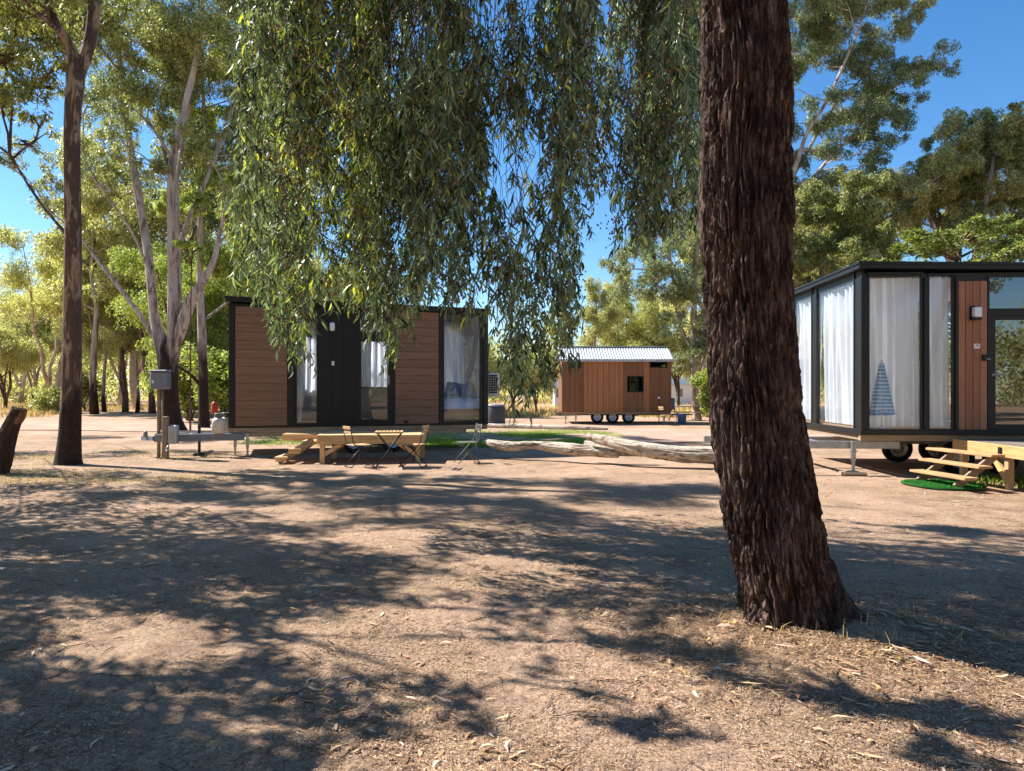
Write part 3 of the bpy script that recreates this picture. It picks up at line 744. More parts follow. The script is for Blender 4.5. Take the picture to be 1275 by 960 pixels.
# closed striped parasol behind the glass
ux = RF.fx(1098, .1)
um = empty('beach_parasol', at(RF, ux, .105, f0+.07), RA, 'closed blue striped parasol behind the corner window glass', 'parasol')
t = NT('blue_striped_canvas'); v = t.coord(); wv = t.N('TexWave', wave_type='BANDS', bands_direction='Z'); t.l.new(v, wv.inputs[0]); wv.inputs['Scale'].default_value = 4.6; wv.inputs['Distortion'].default_value = 1.6
t.bsdf(t.ramp(wv.outputs[0], [(.35, srgb(104, 158, 208)), (.75, srgb(182, 208, 236))]), .85)
b = MB(); n1 = 48; vs = []; lv = 14
zb, ztp = .26, RF.fz(1098, 452)-f0-.07
for i in range(lv+1):
    u_ = i/lv; r0_ = .035+.16*(1-u_)**1.0
    for k in range(n1):
        a = 2*math.pi*k/n1; r1 = r0_*(1+.24*math.cos(a*6+.5)+.07*math.cos(a*11)); zz = zb+(ztp-zb)*u_+(.03*math.cos(a*8) if i == 0 else 0)
        vs.append((math.cos(a)*r1, math.sin(a)*r1*.28, zz))
fs = [(i*n1+k, i*n1+(k+1) % n1, (i+1)*n1+(k+1) % n1, (i+1)*n1+k) for i in range(lv) for k in range(n1)]
b.add(vs, fs, True); b.build('canopy', t.m, um)
b = MB(); b.tube([(0, 0, 0), (0, 0, ztp+.06)], .012, 10); b.lathe([(.06, 0), (.06, .03), (.02, .05)], None, 16); b.build('pole', M['white'], um)

# ---- middle cabin ---------------------------------------------------------
MA = 0.0
M0 = Vector(((699.5-CX)*34/F, 34, 0)); MF = Frame(M0, MA)
root = empty('tiny_house', M0, MA, 'distant timber clad tiny house with pale corrugated roof on three wheels', 'tiny house')
W3 = MF.fx(836); D3 = 2.5; g0 = MF.fz(760, 513); g1 = MF.fz(760, 449)
h1 = (MF.fx(708), MF.fx(723.5), MF.fz(715, 458.5), MF.fz(715, 449.8)); h3 = (MF.fx(809), MF.fx(831), MF.fz(820, 458), MF.fz(820, 449.5)); h2 = (MF.fx(780.5), MF.fx(801.5), MF.fz(790, 488.5), MF.fz(790, 468))
b = MB(); wall(b, 0, W3, g0, g1, [h1, h2, h3], 0, .08); b.box(0, .08, .08, D3, g0, g1); b.box(W3-.08, W3, .08, D3, g0, g1); b.box(.08, W3-.08, D3-.08, D3, g0, g1)
b.box(.08, W3-.08, .08, D3-.08, g0, g0+.05)
b.build('wall', wood('mid_wall', (120, 84, 56), (9, 9, .6), .2, .6, .2), root)
seg = [(0, 708, 'a'), (723.5, 750, 'b'), (750, 776, 'b'), (776, 780.5, 'a'), (801.5, 809, 'b'), (831, 836, 'a')]
M['clad_m1'] = wood('mid_dark_boards', (130, 92, 62), (10, 10, .6), .2, .6, .22); M['clad_m2'] = wood('mid_orange_boards', (170, 118, 76), (10, 10, .6), .2, .6, .22)
def strip(px0, px1, z0, z1, n, mat): boards_v(root, max(.0, MF.fx(px0)), min(W3, MF.fx(px1)), z0, z1, 0, n, mat, .014, proud=.025)
strip(699.5, 708, g0, g1, 3, 'clad_m1'); strip(708, 723.5, g0, h1[2], 5, 'clad_m1'); strip(723.5, 727, g0, g1, 1, 'clad_m1'); strip(727.3, 751, g0, g1, 8, 'clad_m2'); strip(751.4, 776, g0, g1, 8, 'clad_m2')
strip(776.3, 780.5, g0, g1, 1, 'clad_m1'); strip(780.5, 801.5, g0, h2[2], 7, 'clad_m1'); strip(780.5, 801.5, h2[3], g1, 7, 'clad_m1'); strip(801.5, 808, g0, g1, 2, 'clad_m2')
strip(808.2, 831, g0, h3[2], 8, 'clad_m1'); strip(831, 836, g0, g1, 2, 'clad_m1')
for h in (h1, h2, h3): window(root, *h, 0, fw=.05, glass='glassdark', name='window')
# corrugated gable-less skillion roof: ridge behind, falling to the front
zr = MF.fz(760, 432.5, 1.2); nrib = 42
vs = []; fs = []; xa, xb = -.12, W3+.10
cols_ = nrib*4
for i in range(cols_+1):
    x = xa+(xb-xa)*i/cols_; dz = .03 if (i % 4) in (1, 2) else 0
    for (y, z) in ((-.15, g1+.02), (1.22, zr), (D3+.15, g1+.02)): vs.append((x, y, z+dz))
for i in range(cols_):
    for k in range(2): a = i*3+k; fs.append((a, a+3, a+4, a+1))
b = MB(); b.add(vs, fs); b.add([(x, y, z-.05) for x, y, z in vs], [tuple(reversed(f)) for f in fs])
t = NT('pale_corrugated_steel'); v = t.coord(); n = t.noise(v, 3, 5); t.bsdf(t.ramp(n, [(.3, srgb(158, 164, 168)), (.7, srgb(186, 192, 196))]), .5, .15, None, .5)
rf = b.build('roof', t.m, root)
b = MB(); b.bev(xa, xb, -.20, -.152, g1-.06, g1+.07, .01); b.beam((xa-.01, 1.22, zr+.04), (xb+.01, 1.22, zr+.04), .22, .03); b.build('gutter', t.m, rf)
b = MB()
for x in (.02, W3-.02):
    b = MB(); b.add([(x-.02, 0, g1), (x-.02, D3, g1), (x-.02, 1.22, zr-.06), (x+.02, 0, g1), (x+.02, D3, g1), (x+.02, 1.22, zr-.06)], [(0, 1, 2), (5, 4, 3), (0, 3, 4, 1), (1, 4, 5, 2), (2, 5, 3, 0)]); b.build('gable', M['clad_m1'], root)
b = MB(); b.box(0.02, W3-.02, .05, .13, g0-.11, g0-.005); b.box(0.02, W3-.02, D3-.13, D3-.05, g0-.11, g0-.005); b.box(.5, W3+1.3, 1.2, 1.28, g0-.2, g0-.12)
b.box(W3-1.6, W3-1.54, .1, 2.3, g0-.2, g0-.12); b.build('chassis', M['oldwood'], root)
for px in (743.5, 762.5, 782.5): wheel_parts(root, MF.fx(px, .2), .22, .30, .2)
for x in (.2, .68, W3-.3): jack(root, x, .2, g0-.1, 0)
b = MB(); xx = MF.fx(820.5, -.3); b.tube([(xx, -.3, 0), (xx, -.3, MF.fz(820, 497, -.3))], .022, 8); st = b.build('standpipe', M['redsteel'], root)
b = MB(); b.lathe([(.001, -.05), (.05, -.04), (.06, 0), (.05, .05), (.001, .06)], Matrix.Translation((xx, -.3, MF.fz(820, 495.5, -.3))), 14); b.build('pipe_cap', M['white'], st)
b = MB(); b.bev(W3+.002, W3+.3, .6, 1.3, g0+.1, g0+.65, .02); b.build('service_box', M['bluegrey'], root)
# ================================================================== DECKS AND FURNITURE
# left deck (world axes, slightly turned with the cabin)
DA = math.radians(3)
d0 = Vector(((398-CX)*15.65/F, 15.65, 0))
t_ = empty('timber_deck', d0, DA, 'low pine deck with braced legs under the glass door of the brown boarded cabin', 'deck')
b = MB(2); WD, DD, ZD = 2.16, 1.45, .62
for k in range(11): y = .0+k*.132; b.bev(-.06, WD+.06, y, y+.122, ZD-.03, ZD, .004)
b.build('decking', M['pine'], t_)
b = MB(3); b.bev(-.05, WD+.05, -.045, -.002, ZD-.20, ZD-.005, .005); b.bev(-.05, WD+.05, DD+.01, DD+.05, ZD-.20, ZD-.034, .005); b.bev(-.05, -.01, 0, DD, ZD-.2, ZD-.034, .005); b.bev(WD+.01, WD+.05, 0, DD, ZD-.2, ZD-.034, .005)
b.build('fascia', M['pine'], t_)
for x in (0, WD-.10):
    for y in (.0, DD-.1):
        b = MB(int(x*7)); b.bev(x, x+.10, y, y+.10, -.05, ZD-.036, .006); b.build('leg', M['pinez'], t_)
for y in (.05, DD-.05):
    for xa_, xb_ in ((.08, .46), (WD-.08, WD-.46)): b = MB(5); b.beam((xa_, y, .18), (xb_, y, ZD-.20), .045, .09); b.build('brace', M['pine'], t_)
b = MB(6)
for k in range(4): b.bev(-.95, -.09, .62+k*.17, .78+k*.17, ZD-.045, ZD-.012, .004)
b.bev(-.95, -.09, .56, .60, ZD-.16, ZD-.03, .004); b.build('landing', M['pine'], t_)
st = empty('timber_steps', d0+Vector((-.10, .0, 0)), DA, 'three pine treads leading up to the left deck', 'steps')
for k, (x, z) in enumerate(((-.86, .10), (-.58, .27), (-.30, .44))):
    b = MB(k+20); b.bev(x, x+.27, -.02+.06*k, .80, z, z+.045, .005); b.bev(x+.01, x+.25, .0+.06*k, .06+.06*k, z-.06, z-.003, .005); b.build('tread', M['pine'], st)
for y in (.12, .7): b = MB(8); b.beam((-.82, y, .02), (-.06, y, .50), .045, .14); b.build('stringer', M['oldwood'], st)

# right deck and steps
d1 = Vector((7.93, 10.2, 0)); ZR = .70
t_ = empty('timber_deck', d1, math.radians(-3), 'sunlit pine deck at the glass cornered cabin door', 'deck')
b = MB(31)
for k in range(24): x = .0+k*.135; b.bev(x, x+.126, 0, 3.0, ZR-.032, ZR, .004)
b.build('decking', wood('grey_decking', (120, 108, 96), (9, 1.2, 9), .25, .7, .3), t_)
b = MB(32); b.bev(-.045, -.002, -.02, 3.0, ZR-.20, ZR-.002, .005); b.bev(0, 3.2, -.045, -.002, ZR-.2, ZR-.034, .005); b.bev(0, 3.2, 2.9, 2.95, ZR-.2, ZR-.034, .005)
b.build('fascia', wood('pine_fascia', (205, 160, 105), (9, 1.2, 9), .25, .65, .3), t_)
for x in (.02, 3.0):
    for y in (.02, 1.5, 2.8):
        b = MB(int(x*9+y)); b.bev(x, x+.1, y, y+.1, -.05, ZR-.036, .006); b.build('leg', M['pinez'], t_)
b = MB(33); b.beam((.05, .15, .15), (.05, .6, ZR-.2), .05, .1); b.build('brace', M['pine'], t_); b = MB(35); b.beam((.05, 1.95, ZR-.2), (.05, 1.6, .15), .05, .1); b.build('brace', wood('pine_brace', (205, 160, 105), (9, 1.2, 9), .25, .65, .3), t_)
b = MB(34); b.bev(-.075, -.048, 1.55, 1.62, ZR-.16, ZR-.04, .003); b.build('bracket', M['black'], t_)
st = empty('timber_steps', Vector((7.86, 11.45, 0)), math.radians(8), 'three long weathered treads up to the right deck beside the green mat', 'steps')
for k, (x, z, y0, y1) in enumerate(((-.78, .17, -.02, 1.25), (-.50, .345, .02, 1.40), (-.24, .52, .06, 1.55))):
    b = MB(k+40); b.bev(x, x+.25, y0, y1, z, z+.042, .006); b.build('tread', wood('tread_timber', (178, 140, 98), (9, 1.2, 9), .3, .7, .3), st)
for y in (.25, 1.1): b = MB(43); b.beam((-.72, y, .02), (-.02, y, .52), .045, .12); b.build('stringer', M['oldwood'], st)
# turf mat
mt = Vector((7.25, 12.55, 0)); mz = gz(7.2, 12.3)+.012
b = MB(); n1 = 40; ring = []
for k in range(n1):
    a = 2*math.pi*k/n1; r = 1+.05*math.sin(3*a)
    ring.append((math.copysign(abs(math.cos(a))**.7, math.cos(a))*.56*r, math.copysign(abs(math.sin(a))**.7, math.sin(a))*.56*r))
vs = [(x, y, 0) for x, y in ring]+[(x, y, .022) for x, y in ring]; b.add(vs, [tuple(range(n1, 2*n1))]+[(k, (k+1) % n1, n1+(k+1) % n1, n1+k) for k in range(n1)])
mo = b.build('turf_mat', M['greenmat']); mo.location = (mt.x-.05, mt.y-.5, mz+.01); tag(mo, 'bright green artificial turf mat at the foot of the right steps', 'mat')
pts = []
for i in range(9000):
    a = rr.random()*6.28; r = rr.random()**.5; x, y = math.copysign(abs(math.cos(a))**.7, math.cos(a))*.55*r, math.copysign(abs(math.sin(a))**.7, math.sin(a))*.55*r
    pts.append((x, y, .022))
tf = blades('turf_pile', leafmat('turf_fibre', (22, 92, 24), (64, 142, 48), None, .2, .6, .2), np.array(pts), .03, .006, 17, .5, label=None, kind=None, parent=mo)

# folding table and chairs
def folding_table(loc, rz, label):
    t_ = empty('folding_table', loc, rz, label, 'table')
    b = MB(50)
    for k in range(8): x = -.29+k*.0725; b.bev(x, x+.062, -.28, .28, .715, .735, .004)
    b.bev(-.29, .285, -.26, -.23, .698, .713, .002); b.bev(-.29, .285, .23, .26, .698, .713, .002); b.build('table_top', M['slat'], t_)
    for s_ in (-1, 1):
        b = MB(51); x = .27*s_
        b.tube([(-.27, .22*s_, .0), (.25, .22*s_, .70)], .011, 8); b.tube([(.27, .19*s_, .0), (-.25, .19*s_, .70)], .011, 8)
        b.tube([(.27*s_, -.22, .008), (.27*s_, .22, .008)], .010, 8)
        b.build('leg', M['black'], t_)
    return t_
def folding_chair(loc, rz, label, group=None, wood_='slat', metal='black'):
    """faces local +x"""
    t_ = empty('folding_chair', loc, rz, label, 'chair', group)
    b = MB(60)
    for k in range(5): x = -.20+k*.082; b.bev(x, x+.070, -.20, .20, .448, .464, .003)
    b.build('seat', M[wood_], t_)
    b = MB(61)
    for z in (.70, .785): b.bev(-.255-(z-.7)*.22, -.240-(z-.7)*.22, -.20, .20, z, z+.062, .003)
    b.build('backrest', M[wood_], t_)
    for s_ in (-1, 1):
        b = MB(62); y = .20*s_
        b.tube([(.26, y, 0), (.02, y, .26), (-.20, y, .50), (-.245, y, .70), (-.275, y, .86)], .010, 8)
        b.tube([(-.24, y*.92, 0), (.19, y*.92, .445)], .010, 8)
        b.build('side_frame', M[metal], t_)
    b = MB(63); b.tube([(.25, -.2, .01), (.25, .2, .01)], .009, 8); b.tube([(-.23, -.185, .01), (-.23, .185, .01)], .009, 8); b.tube([(.18, -.18, .435), (.18, .18, .435)], .009, 8); b.build('stretcher', M[metal], t_)
    return t_
g_ = 'folding chairs around the slatted table'
def on(px, d, dz=0): p = Vector(((px-CX)*d/F, d, 0)); p.z = gz(p.x, p.y)+dz; return p
folding_table(on(485, 15.0), math.radians(8), 'small folding table with a slatted wooden top in front of the deck')
folding_chair(on(447, 15.0), math.radians(35), 'slatted folding chair left of the small table, back turned to the steps', g_)
folding_chair(on(515, 15.0), math.radians(170), 'slatted folding chair right of the small table, facing it', g_)
folding_chair(on(582, 15.9), math.radians(200), 'pale metal folding chair alone on the grass edge under the tall window', None, 'paintgrey', 'paintgrey')

# power box on its post, meter box
p = on(200, 17.0)
t_ = empty('power_box', p, 0, 'grey power box on a post beside the multi-stemmed tree', 'power box')
zb = CH-(487-CY)*17/F; zt_ = CH-(464-CY)*17/F
b = MB(70); b.bev(-.20, .20, -.13, .13, zb+.04, zt_+.02, .03); b.bev(-.21, .21, -.15, .14, zt_+.022, zt_+.06, .015); bx_ = b.build('cabinet', M['greybox'], t_)
b = MB(71); b.bev(-.14, -.09, -.145, -.131, zb+.18, zb+.26, .004); b.build('latch', M['white'], bx_)
b = MB(72); b.bev(-.075, -.01, -.035, .035, -.05, zb+.038, .01); b.tube([(.045, 0, 0), (.045, 0, zb+.04)], .022, 8); b.build('post', M['oldwood'], t_)
p = on(208, 16.7)
t_ = empty('tap_post', p, 0, 'short timber tap post with a grey meter box beside the drawbar', 'tap post')
b = MB(73); b.bev(-.09, .03, -.05, .05, -.05, .98, .01); b.build('post', M['oldwood'], t_)
b = MB(74); b.bev(.05, .25, -.09, .09, .35, .78, .02); b.build('meter_box', M['galv'], t_)
b = MB(75); b.tube([(.1, -.1, .34), (.05, -.14, .25), (.1, -.2, .18)], .016, 8); b.lathe([(.001, 0), (.04, 0), (.04, .02), (.001, .02)], Matrix.Translation((.1, -.2, .2)), 12); b.build('tap', M['galv'], t_)
# gas bottles on the drawbar
for px, dd_, lab in ((272, 17.15, 'cream gas bottle at the end of the drawbar, the nearer of two'), (281, 17.65, 'pale grey gas bottle half hidden behind the cream one')):
    dpx = px
    p = Vector(((px-CX)*dd_/F, dd_, .56)); r_ = .15
    t_ = empty('gas_bottle', p, 0, lab, 'gas bottle', 'gas bottles on the drawbar')
    b = MB(); b.lathe([(.001, 0), (r_*.8, .0), (r_*.85, .03), (r_, .05), (r_, .27), (r_*.92, .33), (r_*.6, .37), (.03, .385), (.001, .385)], None, 24); b.build('tank', M['cream'], t_)
    b = MB(); b.lathe([(.085, .36), (.09, .37), (.09, .47), (.085, .48), (.078, .47), (.078, .37)], None, 20); b.tube([(0, 0, .37), (0, 0, .44)], .02, 8); b.build('collar', M['paintgrey'], t_)
# orange-red cylinder hung behind
p = Vector(((267-CX)*24/F, 24, 0))
t_ = empty('fire_extinguisher', p, 0, 'orange red cylinder on a thin stand behind the gas bottles', 'fire extinguisher')
zc = CH-(508-CY)*24/F
b = MB(); b.lathe([(.001, -.2), (.09, -.19), (.1, -.16), (.1, .12), (.07, .18), (.03, .21), (.001, .21)], Matrix.Translation((0, 0, zc)), 20); b.build('tank', M['red'], t_)
b = MB(); b.tube([(0, 0, zc+.2), (0, 0, zc+.26), (.05, 0, zc+.28)], .014, 8); b.build('valve', M['black'], t_)
b = MB(); b.tube([(0, .13, 0), (0, .13, zc+.2)], .02, 8); b.box(-.03, .03, .09, .12, zc-.03, zc+.03); b.build('stand', M['oldwood'], t_)
# barrel behind the right end of the left cabin
p = on(617, 30.5)
t_ = empty('barrel', p, 0, 'dark round barrel on the dirt behind the air conditioner', 'barrel')
b = MB(); b.lathe([(.001, 0), (.36, 0), (.40, .1), (.42, .45), (.41, .85), (.38, .9)], None, 28); b.build('drum', M['darkbin'], t_)
b = MB(); b.lathe([(.38, .901), (.41, .905), (.41, .95), (.2, .99), (.001, 1.0)], None, 28); b.build('lid', M['greybox'], t_)
# blue tub and folding chairs by the middle cabin
p = on(849, 33.5); t_ = empty('plastic_tub', p, 0, 'blue plastic tub beside the distant cabin drawbar', 'tub')
b = MB(); b.lathe([(.001, .02), (.24, .02), (.29, .55), (.31, .56), (.31, .59), (.27, .59), (.23, .1), (.001, .08)], None, 24); b.build('tub_body', M['bluegrey'], t_)
b = MB(); b.lathe([(.33, .595), (.34, .63), (.1, .68), (.001, .685)], None, 24); b.build('lid', M['blue'], t_); t_.scale = (.72, .72, .72)
folding_chair(on(829, 32.6), 0.4, 'thin dark folding chair under the distant cabin end', None, 'slat', 'black')
t_ = empty('picnic_table', on(853, 37.5), .1, 'dark slatted picnic table under the pale gum behind the distant cabin', 'table')
b = MB(80)
for k in range(5): b.bev(-.9, .9, -.38+k*.155, -.24+k*.155, .72, .76, .004)
b.build('table_top', M['oldwood'], t_)
for y in (-.7, .7): b = MB(81); b.bev(-.9, .9, y-.12, y+.12, .42, .46, .004); b.build('bench_seat', M['oldwood'], t_)
for x in (-.65, .65):
    b = MB(82); b.beam((x, -.6, 0), (x, -.2, .72), .05, .09); b.beam((x, .6, 0), (x, .2, .72), .05, .09); b.beam((x, -.8, .39), (x, .8, .39), .05, .08); b.build('leg', M['oldwood'], t_)
# distant pale sheds
for px, d, w, h, lab in ((697, 70, 1.0, 2.6, 'tiny white shed glimpsed left of the distant cabin'), (846, 78, 3.2, 3.0, 'pale grey shed glimpsed between the distant cabin and the gum')):
    p = Vector(((px-CX)*d/F, d, 0)); t_ = empty('shed', p, 0, lab, 'shed')
    b = MB(); wall(b, -w/2, w/2, 0, h*.72, [(-.35, .35, .8, 1.7)], 0, .1); b.box(-w/2, w/2, 2.9, 3, 0, h*.72); b.box(-w/2, -w/2+.1, .1, 2.9, 0, h*.72); b.box(w/2-.1, w/2, .1, 2.9, 0, h*.72); b.build('wall', M['white'], t_)
    b = MB(); b.add([(-w/2-.2, -.2, h*.72), (w/2+.2, -.2, h*.72), (w/2+.2, 1.5, h), (-w/2-.2, 1.5, h), (w/2+.2, 3.2, h*.72), (-w/2-.2, 3.2, h*.72)], [(0, 1, 2, 3), (3, 2, 4, 5), (0, 3, 5), (1, 4, 2)]); b.build('roof', M['galv'], t_)
    b = MB(); b.box(-.35, .35, .03, .05, .8, 1.7); b.build('window', M['greybox'], t_)

# ================================================================== LOGS
def log_mesh(pts, rad, n=28, seg=90, seed=0, amp=.12):
    pts = np.array(pts, float); rad = np.array(rad, float); m = len(pts)
    u = np.linspace(0, m-1, seg); k = np.minimum(u.astype(int), m-2); f = (u-k)[:, None]
    def cr(A):
        A = np.asarray(A, float); A = A if A.ndim > 1 else A[:, None]
        p0 = A[np.maximum(k-1, 0)]; p1 = A[k]; p2 = A[k+1]; p3 = A[np.minimum(k+2, m-1)]
        return .5*((2*p1)+(-p0+p2)*f+(2*p0-5*p1+4*p2-p3)*f**2+(-p0+3*p1-3*p2+p3)*f**3)
    C = cr(pts); R_ = cr(rad)[:, 0]
    T = np.gradient(C, axis=0); T /= np.linalg.norm(T, axis=1)[:, None]
    up = np.array([0, 0, 1.]) if abs(T[0, 2]) < .8 else np.array([0, -1., 0])
    A = np.cross(T, up); A /= np.linalg.norm(A, axis=1)[:, None]; B = np.cross(T, A)
    an = np.linspace(0, 2*np.pi, n, endpoint=False)
    return C, R_, A, B, an
def tube_np(name, pts, rad, mat, parent=None, n=72, seg=160, seed=0, amp=.10, fr=(2.0, 3.0), ridge=None, cap=True):
    C, R_, A, B, an = log_mesh(pts, rad, n, seg, seed)
    AN, SS = np.meshgrid(an, np.arange(seg)); s = np.concatenate([[0], np.cumsum(np.linalg.norm(np.diff(C, axis=0), axis=1))])
    r = R_[:, None]*(1+amp*2*(fbm(np.cos(AN)*fr[0]+9, np.sin(AN)*fr[0], s[:, None]*fr[1]+0*AN, seed=seed, o=4)-.5))
    r = r-R_[:, None]*.10*np.clip(fbm(np.cos(AN)*7+30, np.sin(AN)*7, s[:, None]*1.1+0*AN, seed=seed+3, o=3)-.52, 0, 1)*4+R_[:, None]*.03*(fbm(np.cos(AN)*14+30, np.sin(AN)*14, s[:, None]*9+0*AN, seed=seed+4, o=2)-.5)
    if ridge is not None: r = r+ridge(AN, s[:, None]+0*AN, R_[:, None]+0*AN)
    V = C[:, None, :]+A[:, None, :]*(np.cos(AN)*r)[..., None]+B[:, None, :]*(np.sin(AN)*r)[..., None]
    ix = np.arange(seg*n).reshape(seg, n); nx_ = np.roll(ix, -1, 1)
    q = np.stack([ix[:-1], nx_[:-1], nx_[1:], ix[1:]], -1).reshape(-1, 4)[:, ::-1]
    V = V.reshape(-1, 3); tr = []
    if cap:
        c0 = len(V); V = np.concatenate([V, [C[0]-0, C[-1]]])
        for k in range(n): tr.append((c0, ix[0, (k+1) % n], ix[0, k])); tr.append((c0+1, ix[-1, k], ix[-1, (k+1) % n]))
    me = np_mesh(name, V, q, tr if tr else None, smooth=True)
    return link(name, me, mat, parent)
M['log'] = barkmat('bleached_log_wood', [(96, 76, 60), (176, 158, 136), (216, 204, 184), (158, 140, 122), (84, 66, 54)], (.8, 5, 5), 1.5, .9)
def L_(px, py, d, up=0): p = P(px, py, d); return p
t_ = empty('fallen_log', (0, 0, 0), 0, 'thick bleached tree trunk lying on the dirt beside the big dark trunk', 'log')
tube_np('log_trunk', [P(731, 543, 15.9), P(755, 549, 15.6), P(790, 557.5, 15.2), P(840, 565, 14.9), P(890, 567, 14.8), P(960, 571, 14.6)], [.075, .115, .15, .17, .18, .175], M['log'], t_, seed=3, amp=.16)
b = tube_np('log_stub', [P(800, 561, 15.6), P(765, 560, 15.8), P(728, 553, 16.2)], [.13, .12, .09], M['log'], t_, seed=5, seg=30, amp=.18)
o = tube_np('fallen_branch', [P(603, 549, 17.0), P(616, 553, 16.8), P(640, 556, 16.6), P(662, 554, 16.5), P(690, 557, 16.3), P(715, 560, 16.0), P(745, 563, 15.8), P(770, 566, 15.6)], [.06, .10, .11, .09, .12, .13, .11, .08], M['log'], None, seed=7, amp=.2)
tag(o, 'long crooked bleached branch running from the cabin corner to the thick log', 'log')
o = tube_np('fallen_pole', [P(606, 530, 30.2), P(650, 531, 29.6), P(700, 532.5, 28.7), P(757, 533.5, 28.2)], [.09, .10, .09, .06], M['log'], None, seed=8, amp=.15)
tag(o, 'thin pale log along the back edge of the lawn patch', 'log')
# leaning broken stump at the left edge
t_ = empty('broken_stump', G(-6, 585), 0, 'dark broken stump leaning in from the left edge beside the tall trunk', 'stump')
D_s = 13.6; bs = t_.location
def rel(p): return tuple(p-bs)
M['bark_dark'] = barkmat('dark_rough_bark', [(34, 26, 22), (66, 50, 42), (96, 76, 64)], (6, 6, 1.0), 1.2, .8)
tube_np('stump_trunk', [rel(P(-8, 592, D_s)), rel(P(-2, 572, D_s)), rel(P(8, 545, D_s)), rel(P(19, 520, D_s)), rel(P(23, 509, D_s))], [.26, .22, .165, .13, .10], M['bark_dark'], t_, seed=11, seg=50, amp=.2)
tube_np('branch_stub', [rel(P(14, 530, D_s)), rel(P(24, 520, D_s)), rel(P(30, 509, D_s))], [.10, .09, .05], barkmat('split_wood', [(96, 66, 48), (150, 112, 86), (110, 84, 66)], (6, 6, 1), 1, .6), t_, seed=12, seg=20, amp=.3)
# ================================================================== TREES
def leaf_cloud(name, C, Lm, Wm, mat, parent, seed, droop=.75, flat=0, sickle=0.0, rndlo=0, rndhi=1, rnd=None):
    """one small leaf per row of C; leaves hang with their long axis mostly down"""
    rg_ = np.random.default_rng(seed); n = len(C)
    d = rg_.normal(0, 1, (n, 3)); d[:, 2] = d[:, 2]*.5-droop*1.6; d /= np.linalg.norm(d, axis=1)[:, None]
    s = np.cross(d, rg_.normal(0, 1, (n, 3))); s /= np.linalg.norm(s, axis=1)[:, None]
    L_ = (Lm*(.65+.7*rg_.random(n)))[:, None]; W_ = (Wm*(.65+.7*rg_.random(n)))[:, None]
    C = np.asarray(C, float)
    r = rnd if rnd is not None else rndlo+(rndhi-rndlo)*rg_.random(n)
    if sickle:
        nn = np.cross(d, s); bend = (rg_.normal(0, 1, n)*sickle)[:, None]*L_
        p0 = C; p3 = C+d*L_
        m1 = C+d*L_*.33+s*bend+nn*L_*.05; m2 = C+d*L_*.68+s*bend*.9+nn*L_*.04
        V = np.stack([p0, m1-s*W_/2, m1+s*W_/2, m2+s*W_*.42, m2-s*W_*.42, p3-s*bend*.3], 1).reshape(-1, 3)
        b = np.arange(n)[:, None]*6
        me = np_mesh(name, V, b+np.array([[1, 4, 3, 2]]), np.concatenate([b+np.array([[0, 1, 2]]), b+np.array([[4, 5, 3]])]), {'rnd': np.concatenate([r]*3)})
    else:
        m = C+d*L_*.45+np.cross(d, s)*L_*.08
        V = np.stack([C, m-s*W_/2, C+d*L_, m+s*W_/2], 1).reshape(-1, 3)
        b = np.arange(n)[:, None]*4
        me = np_mesh(name, V, b+np.array([[0, 1, 2, 3]]), None, {'rnd': r})
    return link(name, me, mat, parent)
def clump_points(clumps, total, seed, shell=.55, flat=.62):
    rg_ = np.random.default_rng(seed); c = np.array([k[0] for k in clumps], float); r = np.array([k[1] for k in clumps], float)
    w = r**2; w /= w.sum(); i = rg_.choice(len(c), total, p=w)
    d = rg_.normal(0, 1, (total, 3)); d /= np.linalg.norm(d, axis=1)[:, None]
    # every clump is itself made of lesser tufts
    rad = (shell+(1-shell)*rg_.random(total)**.5)*r[i]
    nt = 12; tuft = rg_.normal(0, 1, (len(c), nt, 3)); tuft /= np.linalg.norm(tuft, axis=2)[..., None]; tuft *= (.35+.75*rg_.random((len(c), nt, 1)))
    j = rg_.integers(0, nt, total); tc = c[i]+tuft[i, j]*r[i][:, None]*np.array([.95, .95, flat*1.15])
    return tc+d*(rad*.36)[:, None]*np.array([1, 1, 1.15])
def curve_pts(a, b, n, sag, rnd_, wob=.06):
    a, b = Vector(a), Vector(b); L = (b-a).length; out = []
    for i in range(n+1):
        t = i/n; p = a.lerp(b, t); p.z += sag*L*math.sin(math.pi*t)
        w = wob*L*math.sin(math.pi*t)
        out.append(p+Vector((rnd_.uniform(-w, w), rnd_.uniform(-w, w), rnd_.uniform(-w, w)*.6)))
    return out
